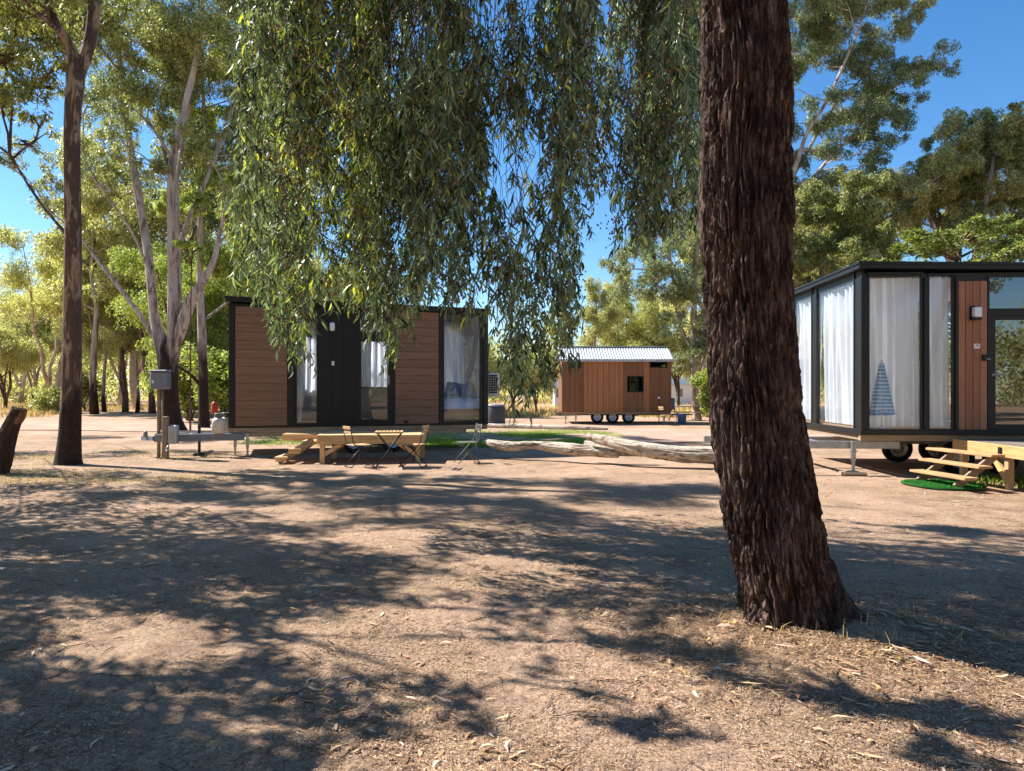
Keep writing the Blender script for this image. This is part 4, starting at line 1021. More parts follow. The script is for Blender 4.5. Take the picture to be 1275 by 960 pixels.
def grow(rnd_, stems, n_limb, spread, t0=.45, up=(.5, 1.1), twig=4, cr=.9, limb_r=.42, sub=True):
    """limbs and branchlets on the given stems [(pts, radii)] -> tubes, clumps"""
    tubes, clumps = [], []
    for pts, rad in stems:
        pts = [Vector(p) for p in pts]; m = len(pts); tubes.append((pts, rad, 9))
        az = rnd_.random()*6.28
        for i in range(n_limb):
            t = t0+(1-t0)*(i+rnd_.random()*.8)/n_limb; t = min(t, .985)
            u = t*(m-1); k = min(int(u), m-2); base = pts[k].lerp(pts[k+1], u-k); r0 = (rad[k]*(1-(u-k))+rad[k+1]*(u-k))*limb_r*1.3
            az += 2.4+rnd_.uniform(-.5, .5); el = rnd_.uniform(*up)
            L = spread*(1.1-.55*(t-t0)/(1-t0))*rnd_.uniform(.7, 1.15)
            end = base+Vector((math.cos(az)*math.cos(el), math.sin(az)*math.cos(el), math.sin(el)))*L
            lp = curve_pts(base, end, 6, .05, rnd_, .05); tubes.append((lp, [r0*(1-.8*j/6) for j in range(7)], 6))
            for j in range(twig):
                tt = .35+.65*(j+rnd_.random()*.6)/twig; tt = min(tt, 1); uu = tt*6; kk = min(int(uu), 5); bb = lp[kk].lerp(lp[kk+1], uu-kk)
                a2 = az+rnd_.uniform(-1.5, 1.5); e2 = rnd_.uniform(.0, 1.1); l2 = L*rnd_.uniform(.22, .45)
                ee = bb+Vector((math.cos(a2)*math.cos(e2), math.sin(a2)*math.cos(e2), math.sin(e2)))*l2
                tubes.append((curve_pts(bb, ee, 3, .06, rnd_, .07), [max(.006, r0*.38*(1-.6*q/3)) for q in range(4)], 5))
                clumps.append((tuple(ee), cr*rnd_.uniform(.7, 1.25)))
    return tubes, clumps
def trunk_mesh(tubes, mat, root, name='trunk'):
    b = MB()
    for pts, rad, n in tubes: b.tube(pts, rad, n)
    return b.build(name, mat, root)
B_ = {}
B_['gum'] = barkmat('grey_cream_gum_bark', [(74, 58, 48), (128, 110, 96), (168, 152, 136), (196, 184, 168), (120, 100, 86)], (3.5, 3.5, .45), 1.0, .5, butt=1.6)
B_['pink'] = barkmat('pink_cream_gum_bark', [(100, 74, 62), (160, 132, 112), (200, 178, 158), (206, 190, 172), (150, 118, 98)], (2.5, 2.5, .5), .9, .4)
B_['brown'] = barkmat('brown_stringy_bark', [(48, 36, 30), (92, 70, 58), (128, 104, 88), (150, 128, 110)], (5, 5, .5), 1.1, .7)
B_['mixed'] = barkmat('peeling_brown_cream_bark', [(62, 46, 40), (104, 82, 72), (96, 76, 68), (182, 154, 128), (112, 92, 84)], (4.2, 4.2, .9), 1.2, 1.0, butt=1.5)
B_['multi'] = barkmat('grey_pink_gum_bark', [(74, 62, 56), (140, 126, 116), (188, 174, 162), (206, 194, 182), (128, 112, 102)], (4.5, 4.5, .7), 1.1, 1.0, butt=3.4)
LFM = {}
LFM['olive'] = leafmat('olive_gum_leaves', (58, 70, 42), (186, 188, 122), None, .38)
LFM['pale'] = leafmat('pale_sunlit_gum_leaves', (112, 116, 72), (214, 210, 156), None, .48)
LFM['yellow'] = leafmat('yellow_green_leaves', (112, 118, 66), (196, 196, 130), None, .38)
LFM['bright'] = leafmat('bright_green_leaves', (92, 112, 50), (190, 200, 110), None, .42)
LFM['blue'] = leafmat('blue_green_leaves', (74, 90, 60), (176, 182, 134), None, .32)
LFM['cypress'] = leafmat('dark_cypress_sprays', (56, 76, 36), (160, 168, 92), None, .32)
LFM['near'] = leafmat('hanging_gum_leaves', (30, 44, 34), (146, 164, 128), (206, 212, 96), .33, .5, .45)
LFM['caps'] = leafmat('brown_seed_capsules', (76, 52, 38), (150, 112, 84), None, .1, .7)

# ---- generic background gums, five shapes -----------------------------------
def make_gum(seed, H, spread, nstem, bark, leaf, nleaf, Ll, Wl, r0, cr, nl=7, t0=.42, lean=.04):
    rnd_ = random.Random(seed); root = empty('gum_tree', (0, 0, 0))
    stems = []
    for s_ in range(nstem):
        a = rnd_.random()*6.28; sp = (.0 if nstem == 1 else .16+.08*rnd_.random())*H
        fork = rnd_.uniform(.06, .3)*H
        pts = [(0, 0, -.2)] if s_ == 0 else [(0, 0, fork*.6)]
        for j in range(1, 8):
            t = j/7; z = fork*.6+(H-fork*.6)*t if s_ else -.2+(H+.2)*t
            k = max(0, t-.05)**.8
            pts.append((math.cos(a)*sp*k+rnd_.uniform(-1, 1)*lean*H*.35+0, math.sin(a)*sp*k+rnd_.uniform(-1, 1)*lean*H*.35, z*(1 if s_ == 0 else .93)))
        rr_ = r0*(1 if s_ == 0 else .7)
        stems.append((pts, [rr_*(1.25 if j == 0 and s_ == 0 else 1)*(1-.82*j/7) for j in range(8)]))
    tubes, cl = grow(rnd_, stems, max(3, nl//nstem+2), spread, t0, (.3, 1.05), 4, cr)
    trunk_mesh(tubes, B_[bark], root)
    C = clump_points(cl, nleaf, seed)
    leaf_cloud('crown', C, Ll, Wl, LFM[leaf], root, seed)
    return root
protos = {}
def place_gum(kind, p, s, rz, label, cat='tree', group=None):
    pr, used = protos[kind]
    if used: o = copy_tree(pr)
    else: o = pr; protos[kind][1] = True
    o.location = p; o.scale = (s, s, s*1.0); o.rotation_euler = (0, 0, rz)
    for k in ('label', 'category', 'group'):
        if k in o: del o[k]
    return tag(o, label, cat, group)
protos['slim'] = [make_gum(1, 13, 2.6, 1, 'gum', 'pale', 29070, 0.192, 0.056, .19, .85, 9, .38), False]
protos['fork'] = [make_gum(2, 14, 3.4, 2, 'brown', 'olive', 38760, 0.192, 0.056, .26, 1.0, 10, .36), False]
protos['multi'] = [make_gum(3, 13, 3.2, 3, 'pink', 'pale', 41990, 0.192, 0.056, .22, 1.0, 9, .35), False]
protos['round'] = [make_gum(4, 10, 4.2, 3, 'gum', 'yellow', 51680, 0.192, 0.059, .22, 1.25, 12, .22), False]
protos['bushy'] = [make_gum(5, 7.5, 3.2, 4, 'brown', 'pale', 41990, 0.185, 0.059, .15, 1.15, 11, .14), False]
protos['green'] = [make_gum(6, 9, 3.2, 3, 'brown', 'bright', 51680, 0.178, 0.059, .18, 1.05, 12, .16), False]
grp = 'gums at the back of the paddock'
bg = [
 # kind, px, base d, scale, label
 ('bushy', 6, 62, .95, 'low yellowish bushy gum at the far left, filling the gap beside the leaning stump'),
 ('slim', 118, 47, 1.3, 'high olive gum between the tall brown trunk and the multi-stemmed tree'),
 ('multi', 172, 56, 1.3, 'tall far gum, crown behind the forks of the multi-stemmed tree'),
 ('fork', 285, 48, 1.5, 'high olive gum at the left edge of the hanging leaves'),
 ('round', 42, 70, .95, 'round pale far gum seen left of the tall trunk'),
 ('multi', 62, 52, .95, 'thin forked far gum just left of the tall brown trunk'),
 ('slim', 115, 50, 1.0, 'pair-like upright brown far gum right of the tall trunk'),
 ('slim', 130, 51, .8, 'very thin curved sapling between the tall trunk and the multi-stemmed tree'),
 ('fork', 156, 51, .78, 'low forked far gum with a pale right limb, behind the power box'),
 ('slim', 171, 50, .72, 'straight thin pole-like tree left of the power box'),
 ('fork', 190, 49, .85, 'dark slender far gum directly behind the power box'),
 ('round', 100, 74, 1.1, 'broad pale gum at the back between the tall trunk and the multi-stemmed tree'),
 ('multi', 150, 78, 1.25, 'tall pale gum at the very back above the forked gum'),
 ('bushy', 205, 66, 1.1, 'pale bushy gum low behind the multi-stemmed tree'),
 ('multi', 25, 84, 1.1, 'hazy high gum at the back by the left edge'),
 ('green', 238, 38, .90, 'bright green leafy tree glowing behind the rope thin pole'),
 ('green', 287, 42, .95, 'bright green tree against the left end of the brown boarded cabin'),
 ('slim', 246, 56, 1.15, 'tall pale gum rising between the two grey stems'),
 ('fork', 290, 60, 1.2, 'tall olive gum showing above the left cabin corner'),
 ('multi', 345, 52, 1.0, 'olive gum behind the roof of the brown boarded cabin, under the hanging leaves'),
 ('round', 430, 58, 1.0, 'yellowish gum behind the cabin roof middle'),
 ('bushy', 520, 50, .85, 'pale bushy gum behind the right half of the cabin roof'),
 ('bushy', 596, 44, .52, 'low pale bush behind the air conditioner'),
 ('bushy', 640, 47, .48, 'low straw coloured bush left of the distant timber cabin'),
 ('bushy', 668, 50, .48, 'low spreading bush with open stems beside the distant timber cabin'),
 ('slim', 742, 60, .72, 'thin open gum behind the left half of the pale corrugated roof'),
 ('slim', 768, 66, .85, 'brownish thin crowned gum above the corrugated roof middle'),
 ('round', 803, 64, .88, 'golden yellow round gum above the right half of the corrugated roof'),
 ('slim', 700, 72, .78, 'faint far gum above the left end of the corrugated roof'),
 ('bushy', 845, 66, .9, 'pale bushy gum between the distant cabin and the pink trunk'),
 ('slim', 876, 47, .95, 'slender pale trunk just right of the pink barked gum'),
 ('green', 1000, 58, 1.0, 'green gum low behind the big dark trunk right side'),
 ('round', 1035, 42, 1.15, 'yellow green gum rising above the glass cabin left end'),
 ('multi', 985, 60, 1.2, 'pale gum showing between the big trunk and the glass cabin'),
]
rnd0 = random.Random(77)
for kind, px, d, s, lab in bg:
    place_gum(kind, Vector(((px-CX)*d/F, d, -.05)), s*rnd0.uniform(.95, 1.05), rnd0.random()*6.28, lab, 'tree')
# far belt of bush that reads as one mass
rg2 = np.random.default_rng(3); cl = []
for i in range(520):
    x = rg2.uniform(-110, 110); y = rg2.uniform(84, 112); h = 5.0+5*fbm(np.array([x*.06]), np.array([2.]), seed=4)[0]+rg2.uniform(-1, 1.5)
    for k in range(4): cl.append(((x+rg2.uniform(-1.5, 1.5), y, h*rg2.uniform(.06, 1)), rg2.uniform(1.5, 2.4)))
o = leaf_cloud('distant_woodland', clump_points(cl, 150000, 5, flat=.9), .5, .24, LFM['pale'], None, 5); tag(o, 'far belt of pale bush along the horizon', kind='stuff')

def rt(root, p): return tuple(Vector(p)-root.location)
def add_clumps_along(lst, a, b, n, r, rnd_, jit):
    for i in range(n):
        t = (i+.5)/n; p = Vector(a).lerp(Vector(b), t); lst.append((tuple(p+Vector([rnd_.uniform(-jit, jit) for _ in range(3)])), r*rnd_.uniform(.75, 1.25)))
def connect(tubes, clumps, skel, rnd_, r=.03, k=4):
    """a branchlet from the nearest skeleton point lower than the clump"""
    sk = [Vector(p) for p in skel]; used = [0.0]*len(sk)
    for c, _ in clumps:
        c = Vector(c); bi = min(range(len(sk)), key=lambda i: (sk[i]-c).length+(2.0*max(0, sk[i].z-c.z))+used[i]+rnd_.uniform(0, .8)); best = sk[bi]
        used[bi] += .45; sk.append(best.lerp(c, .55)); used.append(.0)      # later branchlets may fork off this one
        tubes.append((curve_pts(best, c, k, .05, rnd_, .05), [max(.005, r*(1-.75*i/k)) for i in range(k+1)], 5))

def image_tree(name, label, base_px, d, stems, bark, crown, leaf, nleaf, Ll, Wl, seed, cr=1.0, extra_limbs=0, spread=2.5, t0=.5, depth_j=2.5, sickle=0, seg_n=14, dd=None):
    """stems: [[(px,py,depth offset,width px)...]...]; crown: [(px,py,r_m,depth offset)...]"""
    b0 = Vector(((base_px-CX)*d/F, d, 0)); root = empty(name, b0, 0, label, 'tree'); rnd_ = random.Random(seed)
    st = []; skel = []
    for s_ in stems:
        pts = [Vector(rt(root, P(px, py, d+do))) for px, py, do, w in s_]; rad = [w*d/F/2*.76 for _, _, _, w in s_]
        # densify by Catmull-Rom
        m = len(pts); D = []; R2 = []
        for i in range(m-1):
            p0, p1, p2, p3 = pts[max(i-1, 0)], pts[i], pts[i+1], pts[min(i+2, m-1)]
            for j in range(4):
                f = j/4; D.append(.5*((2*p1)+(p2-p0)*f+(2*p0-5*p1+4*p2-p3)*f*f+(3*p1-p0-3*p2+p3)*f**3)); R2.append(rad[i]*(1-f)+rad[i+1]*f)
        D.append(pts[-1]); R2.append(rad[-1]); st.append((D, R2)); skel += D[len(D)//4:]
    tubes, cl = [], []
    if extra_limbs: tubes, cl = grow(rnd_, st, extra_limbs, spread, t0, (.2, 1.1), 4, cr, .3)
    else: tubes = [(p, r, seg_n) for p, r in st]
    tubes = [(p, r, (seg_n if i < 0 else n)) for i, (p, r, n) in enumerate(tubes)]
    for i in range(len(tubes)):
        if any(tubes[i][0] is s_[0] for s_ in st): tubes[i] = (tubes[i][0], tubes[i][1], seg_n)
    cc = []
    for px, py, r, do in crown: cc.append((rt(root, P(px, py, d+do)), r))
    ex = []
    for c, r in cc:
        for k in range(8):
            ex.append((tuple(Vector(c)+Vector((rnd_.uniform(-r, r), rnd_.uniform(-depth_j, depth_j)*.5, rnd_.uniform(-r, r)*.75))*.85), r*rnd_.uniform(.30, .52)))
    connect(tubes, ex, skel, rnd_, .035)
    cl += ex
    trunk_mesh(tubes, B_[bark], root)
    leaf_cloud('crown', clump_points(cl, nleaf, seed), Ll, Wl, LFM[leaf], root, seed, sickle=sickle)
    return root

# tall brown trunk at the left
image_tree('gum_tree', 'tall single brown trunk with peeling cream bark at the left, forked high up', 85, 15.6,
 [[(85, 583, 0, 50), (85, 572, 0, 40), (87, 540, 0, 33), (89, 480, 0, 30), (90, 400, 0, 27), (91, 300, 0, 25), (90, 220, 0, 24), (90, 150, 0, 24), (94, 95, 0, 28), (88, 62, 0, 17), (74, 38, -.2, 14), (60, 5, -.4, 13), (50, -60, -.6, 11), (35, -160, -1, 8), (20, -260, -1.2, 4)],
  [(94, 100, 0, 20), (106, 72, .1, 19), (114, 40, .2, 19), (119, 0, .2, 20), (124, -60, .3, 15), (140, -150, .5, 11), (150, -260, .6, 6), (150, -330, .6, 3)],
  [(74, 40, -.2, 8), (40, 10, -1.5, 6), (0, -30, -3, 4)], [(90, 300, 0, 5), (60, 265, .5, 4.5), (35, 230, .8, 4), (12, 190, 1, 3)]],
 'mixed', [(10, 40, .9, 1.5), (35, 95, .6, 1.2), (0, 110, .7, .6), (20, 15, .9, 1.5), (70, -70, 1.0, 1), (160, -90, 1.2, 1), (60, -120, 1.4, -1), (130, -180, 1.5, 1), (0, -90, 1.5, -2), (-60, -30, 1.4, -1), (230, -110, 1.3, 1), (-110, 60, 1.3, 0), (60, 60, .8, 1.5), (20, 130, .6, 1), (50, 20, .9, .5), (130, 10, .7, 1), (15, 165, .35, 1)],
 'olive', 52000, .14, .030, 21, .9, 0, sickle=.12, seg_n=26)
# multi-stemmed tree behind the power box
image_tree('gum_tree', 'large multi-stemmed gum with grey pink stems behind the power box, dark at its foot', 213, 28,
 [[(218, 540, 0, 40), (212, 520, 0, 33), (210, 490, 0, 30), (208, 450, 0, 30), (200, 425, 0, 22), (192, 390, 0, 15), (188, 350, 0, 14), (182, 300, .2, 13), (172, 240, .4, 13), (160, 170, .6, 11), (150, 90, .8, 9), (142, 0, 1, 7), (130, -90, 1, 3)],
  [(212, 460, 0, 22), (215, 420, 0, 18), (215, 360, 0, 15), (214, 300, -.1, 14), (213, 240, -.2, 13), (216, 195, -.3, 12), (226, 150, -.4, 12), (236, 110, -.5, 10), (245, 70, -.6, 9), (250, 20, -.8, 8), (262, -60, -1, 6), (270, -140, -1, 3)],
  [(214, 470, .1, 18), (221, 400, .2, 12), (222, 340, .3, 10), (221, 280, .4, 8), (222, 210, .6, 6), (240, 120, 1, 4)],
  [(211, 485, .1, 10), (214, 450, 0, 16), (226, 408, -.2, 18), (236, 378, -.3, 19), (250, 355, -.4, 14), (266, 325, -.5, 9), (274, 290, -.6, 6), (285, 240, -.6, 4)],
  [(224, 305, 0, 8), (236, 270, .2, 8), (252, 235, .4, 7), (268, 195, .6, 7), (282, 160, .8, 7), (296, 110, 1, 6), (315, 40, 1, 4), (330, -40, 1, 2)],
  [(200, 435, 0, 9), (180, 400, .2, 8), (150, 360, .4, 7), (120, 322, .6, 5), (95, 290, .8, 3), (60, 262, .9, 2)],
  [(188, 345, 0, 5), (165, 290, -.5, 4), (130, 240, -1, 3), (100, 190, -1.4, 2)],
  [(216, 200, 0, 5), (190, 160, .5, 4), (160, 130, 1, 3), (130, 120, 1.2, 2)]],
 'multi', [(135, 30, 1.8, 0), (180, 60, 1.7, 1), (220, 40, 1.7, -1), (270, 30, 1.8, 0), (170, 110, 1.3, .5), (140, 170, 1.0, 0), (210, 120, 1.3, 1), (270, 100, 1.4, 1), (265, 160, 1.0, 0), (235, 190, 1.0, 1), (190, 210, .9, 0), (150, 0, 2, 1), (230, -40, 2.2, 0), (300, -30, 2, 1), (180, -80, 2.2, 0), (110, 20, 1.5, 1), (120, 130, 1.0, -1), (150, 240, .8, 1), (110, 210, .8, -1), (60, 250, .7, 0), (300, 180, 1.1, 0), (285, 250, .9, -.5), (40, 210, .8, 0), (200, 70, 1.2, 3), (265, 60, 1.3, 3), (290, 150, 1.0, 3)],
 'olive', 120000, .155, .038, 31, 1.0, 0, depth_j=4, seg_n=22)
# second, thinner grey gum right of it
image_tree('gum_tree', 'slimmer grey gum standing between the multi-stemmed tree and the brown boarded cabin', 254, 30,
 [[(254, 533, 0, 22), (254, 525, 0, 18), (253, 480, 0, 15), (252, 430, 0, 14), (250, 380, 0, 12), (249, 330, 0, 10), (250, 260, 0, 8), (255, 180, 0, 7), (252, 90, 0, 5), (250, 0, 0, 3)],
  [(250, 480, 0, 6), (236, 465, -.3, 5), (224, 458, -.5, 4), (205, 440, -.6, 3)], [(251, 330, 0, 6), (275, 300, .4, 5), (300, 275, .6, 3)], [(252, 400, 0, 5), (272, 385, .3, 4), (290, 370, .5, 2)]],
 'multi', [(250, 60, 1.5, 1), (250, 140, 1.2, 1), (290, 210, 1.2, 0), (300, 270, 1.1, 0), (280, 330, .9, 1), (225, 250, .9, 1), (300, 120, 1.4, 0)],
 'bright', 46000, .16, .042, 32, 1.0, 0, seg_n=18)
# thin dark pole-like sapling
image_tree('sapling', 'very thin dark straight sapling between the multi-stemmed tree and the slimmer grey gum', 237, 27,
 [[(237, 536, 0, 3.4), (237, 480, 0, 2.6), (237, 420, 0, 2.4), (238, 360, 0, 2.2), (240, 300, 0, 1.8), (243, 240, 0, 1.2)]], 'brown', [(243, 250, .45, 0), (238, 300, .3, 0)], 'bright', 1600, .19, .055, 33, .5)
# pink barked gum right of the distant cabin, with the large crown that shows both sides of the near trunk
crown_big = [(800, 345, 1.3, 0), (770, 330, .8, 0), (800, 300, 1.3, 0), (835, 310, 1.4, 1), (825, 350, 1.2, 0), (860, 250, 1.7, 0), (815, 60, 2.2, 0), (850, 110, 2.2, 1), (840, 180, 2.0, 0), (860, 20, 2.3, 0), (800, 130, 1.4, 0), (860, 350, 1.5, 0), (865, 430, 1.2, 1), (850, 400, 1.0, 0), (845, 450, .8, 0), (885, 400, 1.2, 1),
  (1000, 20, 2.0, 0), (1040, 40, 1.9, 0), (1080, 50, 1.7, 0), (1100, 95, 1.6, 0), (1125, 110, 1.4, 0), (1140, 85, 1.1, 0), (1090, 140, 1.7, 0), (1060, 110, 1.3, 1), (1050, 160, 1.4, 0), (1105, 160, 1.1, 0), (1080, 190, 1.3, 0), (1060, 215, 1.2, 0), (1020, 150, 1.1, 0), (1000, 200, 1.2, 0), (1030, 240, 1.2, 1), (1000, 90, 1.7, 0), (1040, 0, 1.9, 1), (1100, 0, 1.6, 0), (1060, -40, 2.0, 0), (1120, 30, 1.1, 0), (1000, 250, 1.2, 0), (1130, -10, 1.1, 0), (1145, 0, .6, 0), (980, -50, 2.4, 0), (900, 60, 2.2, 1), (930, 150, 2.0, 1), (920, 250, 2, 1), (900, -40, 2.4, 1), (820, -40, 2.2, 0)]
image_tree('gum_tree', 'huge spreading gum with pink cream trunk, crown seen either side of the near trunk', 866, 38,
 [[(868, 524, 0, 16), (866, 500, 0, 13), (865, 470, 0, 12), (864, 420, 0, 11), (864, 360, .2, 10), (868, 300, .4, 9), (875, 200, .6, 8), (880, 100, .8, 7), (890, 0, 1, 5), (900, -80, 1, 3)],
  [(866, 450, 0, 6), (876, 405, 0, 5), (884, 370, 0, 5), (905, 330, -.5, 9), (945, 290, -.8, 8), (975, 250, -1, 8), (990, 210, -1, 7), (1005, 165, -1, 6), (1030, 125, -1, 5), (1055, 70, -1, 4), (1075, 20, -1, 3), (1090, -40, -1, 2)],
  [(925, 310, -.6, 7), (975, 262, -.2, 6), (1000, 235, 0, 6), (1035, 195, .2, 5), (1060, 170, .3, 4), (1090, 130, .4, 3), (1125, 100, .5, 2)],
  [(985, 225, -.5, 5), (1010, 180, 0, 5), (1040, 130, .3, 4), (1075, 95, .5, 3), (1100, 50, .6, 2)],
  [(876, 385, 0, 7), (862, 365, 0, 7), (845, 345, 0, 7), (832, 320, 0, 6), (824, 295, 0, 5), (818, 270, 0, 4), (808, 230, 0, 3), (800, 170, 0, 2)],
  [(864, 440, 0, 5), (845, 400, .5, 4), (838, 350, .8, 3), (833, 300, 1, 2)], [(866, 475, 0, 4), (878, 440, .4, 4), (884, 380, .6, 3)]],
 'pink', crown_big, 'blue', 260000, .165, .045, 41, 1.0, 0, depth_j=5, seg_n=18)
# big rounded pale gum, right
image_tree('gum_tree', 'wide pale green gum with dense rounded crown behind the glass cabin roof at the right', 1215, 36,
 [[(1215, 525, 0, 22), (1215, 420, 0, 17), (1215, 330, 0, 14), (1225, 260, 0, 10), (1240, 190, 0, 6)], [(1215, 400, 0, 12), (1180, 320, 0, 9), (1150, 260, 0, 6), (1120, 230, 0, 4)], [(1218, 350, 0, 10), (1260, 290, .5, 8), (1310, 230, .5, 5)]],
 'gum', [(1115, 240, 1.3, 0), (1140, 215, 1.4, 0), (1170, 195, 1.4, 0), (1150, 250, 1.5, 1), (1195, 180, 1.4, 0), (1200, 230, 1.6, 0), (1230, 190, 1.6, 0), (1250, 165, 1.3, 0), (1265, 150, 1.0, 0), (1275, 210, 1.6, 0), (1300, 160, 1.6, 0), (1240, 240, 1.6, 1), (1180, 280, 1.6, 1), (1110, 290, 1.5, 1), (1290, 250, 1.8, 0), (1340, 200, 2, 0), (1330, 270, 2, 0), (1225, 155, .8, 0), (1215, 290, 1.5, 1), (1270, 290, 1.5, 1), (1130, 270, 1.6, 2), (1100, 265, 1.2, 1), (1160, 225, 1.6, 2), (1210, 205, 1.6, 2), (1255, 215, 1.8, 2), (1290, 200, 1.6, 1), (1180, 250, 1.6, 2)],
 'pale', 250000, .16, .048, 42, 1.0, 0, depth_j=5)
image_tree('gum_tree', 'olive green gum just right of the big dark trunk, above the glass cabin', 1035, 31,
 [[(1035, 530, 0, 16), (1033, 430, 0, 12), (1025, 350, 0, 9), (1015, 290, 0, 5)], [(1033, 400, 0, 9), (1060, 330, 0, 6), (1075, 270, 0, 3)], [(1034, 420, 0, 8), (1000, 370, -.3, 6), (985, 330, -.3, 4)]],
 'gum', [(1000, 260, 1.1, 0), (1030, 250, 1.1, 0), (1060, 245, 1.0, 0), (1075, 235, .8, 0), (1000, 310, 1.2, 0), (1040, 300, 1.2, 0), (1075, 290, 1.1, 0), (985, 350, 1.1, 0), (1020, 340, 1.2, 0), (960, 290, 1.1, 0), (1090, 320, .9, 0)],
 'olive', 85000, .14, .04, 43, 1.0, 0, depth_j=3)
# cypress: drooping flat sprays
b0 = Vector(((1195-CX)*25/F, 25, 0)); root = empty('cypress_tree', b0, 0, 'dark green cypress with layered feathery sprays just above the glass cabin roof', 'tree')
rnd_ = random.Random(8); tubes = [([Vector((0, 0, -.1)), Vector((.05, 0, 3)), Vector((0, .1, 6)), Vector((.1, 0, 7.3))], [.22, .17, .1, .03], 10)]; cl = []; C = []
for i in range(70):
    z = 2.2+4.9*(i/70); a = rnd_.random()*6.28; L = (4.2 if z < 5.8 else 3.1)*(1-max(0, z-5.2)/4.2)*rnd_.uniform(.75, 1.1)
    e = Vector((math.cos(a)*L*1.05, math.sin(a)*L*.8, z+L*.17)); bb = Vector((0, 0, z-.3)); lp = curve_pts(bb, e, 6, .06, rnd_, .02); tubes.append((lp, [.05*(1-.8*j/6) for j in range(7)], 5))
    side = Vector((-math.sin(a), math.cos(a), 0)); out = Vector((math.cos(a), math.sin(a), 0))
    for k in range(620):
        t = .25+.75*rnd_.random()**.7; p = bb.lerp(e, t)+Vector((0, 0, .06*L*math.sin(math.pi*t)))
        sgn = rnd_.choice((-1, 1)); w = rnd_.random()**.7*.75*(1.2-t)
        C.append(tuple(p+side*sgn*w+out*w*.6+Vector((0, 0, -w*.12+rnd_.gauss(0, .05)))))
trunk_mesh(tubes, B_['brown'], root)
o = leaf_cloud('crown', np.array(C), .16, .05, LFM['cypress'], root, 9, droop=-.1)
# bushes
def bush(name, label, p, w, h, leaf, n, seed, Ll=.12, Wl=.04, stems=6):
    root = empty(name, p, 0, label, 'bush'); rnd_ = random.Random(seed); tubes, cl = [], []
    for i in range(stems):
        a = rnd_.random()*6.28; r = w/2*rnd_.uniform(.3, .95); e = (math.cos(a)*r, math.sin(a)*r*.8, h*rnd_.uniform(.5, .9))
        tubes.append((curve_pts((0, 0, -.05), e, 4, .08, rnd_, .06), [.03, .025, .02, .014, .007], 6)); cl.append((e, w*.24)); cl.append((tuple(Vector(e)*.6), w*.22))
    trunk_mesh(tubes, B_['brown'], root, 'stem'); leaf_cloud('foliage', clump_points(cl, n, seed, flat=.8), Ll, Wl, LFM[leaf], root, seed, droop=.1); return root
bush('bush', 'low dense green bush right of the pink trunk, touching the near trunk', on(886, 33), 1.6, 2.6, 'bright', 6000, 3, .14, .06, 9)
bush('bush', 'small round olive bush on the far track edge left of the tall trunk', on(62, 48), 3.2, 1.5, 'yellow', 5000, 4, .2, .08, 8)
bush('bush', 'leafy green bush low behind the gas bottles', on(279, 33), 3.2, 3.6, 'bright', 12000, 5, .17, .09, 12)
bush('bush', 'leafy green bush low between the multi-stemmed tree and the slimmer gum', on(236, 36), 2.6, 3.0, 'bright', 8000, 6, .17, .09, 10)
bush('bush', 'dull green bush low between the forked far gums', on(106, 54), 3.0, 3.2, 'olive', 5000, 7, .2, .09, 8)

# ================================================================== THE NEAR TREE
root = empty('gum_tree', TB, 0, 'nearest tree: thick dark furrowed trunk with long curtains of hanging gum leaves', 'tree'); near = root
dN = 4.9
spec = [(800, 1006, 106), (785, 998, 89), (765, 991, 76), (740, 985, 66), (700, 971, 63), (650, 961, 62), (600, 953.5, 61.5), (550, 946, 59.5), (500, 941, 57.5), (450, 937, 56), (400, 934, 55.5), (350, 930, 55.5), (300, 929, 56.5), (262, 930, 59.5), (230, 928, 57), (200, 928.5, 56.5), (100, 929, 56), (0, 926, 52), (-100, 921, 49), (-200, 914, 47), (-330, 900, 44), (-450, 882, 40)]
TP = [P(px, py, dN) for py, px, r in spec]; TR = [r*dN/F for _, _, r in spec]
n_ = 460; m_ = 1150
zz = np.array([p.z for p in TP]); xx = np.array([p.x for p in TP]); rr2 = np.array(TR)
Z1 = np.concatenate([np.linspace(-.12, 4.6, m_-140), np.linspace(4.6, zz[-1], 141)[1:]])
cx_ = np.interp(Z1, zz, xx); cr_ = np.interp(Z1, zz, rr2)
ker = np.ones(41)/41
cx_ = np.convolve(np.pad(cx_, 20, 'edge'), ker, 'valid'); cr_ = np.convolve(np.pad(cr_, 20, 'edge'), ker, 'valid')
m_ = len(Z1)
AN, ZZ = np.meshgrid(np.linspace(0, 2*np.pi, n_, endpoint=False), Z1)
CR = cr_[:, None]+0*AN; CXX = cx_[:, None]+0*AN
tw = AN+.22*np.exp(-ZZ/.9)*1.5            # spiral at the foot
ca, sa = np.cos(tw), np.sin(tw)
wx = .5*(fbm(ca*2+5, sa*2, ZZ*1.6, seed=61)-.5); wz = .5*(fbm(ca*2-5, sa*2+3, ZZ*1.6, seed=62)-.5)
f1 = vnoise((ca+wx)*11, (sa+wx)*11, (ZZ+wz)*2.9, seed=63); f2 = vnoise((ca+wx)*19, (sa-wx)*19, (ZZ+wz)*6.5, seed=64)
rid = 1-np.abs(2*f1-1); rid2 = 1-np.abs(2*f2-1)
furrow = np.clip((rid-.62)/.38, 0, 1)**.8; furrow2 = np.clip((rid2-.6)/.4, 0, 1)
fine = fbm(ca*26, sa*26, ZZ*14, seed=65, o=3)-.5
flake = vnoise((ca+wx)*18, (sa-wx)*18, ZZ*9+f1*3, seed=68)
lump = fbm(ca*1.3, sa*1.3, ZZ*.9, seed=66)-.5
R_ = CR*.93*(1+.10*lump)-.036*furrow-.024*furrow2+.024*fine+.012*np.floor(flake*4)/4+.010
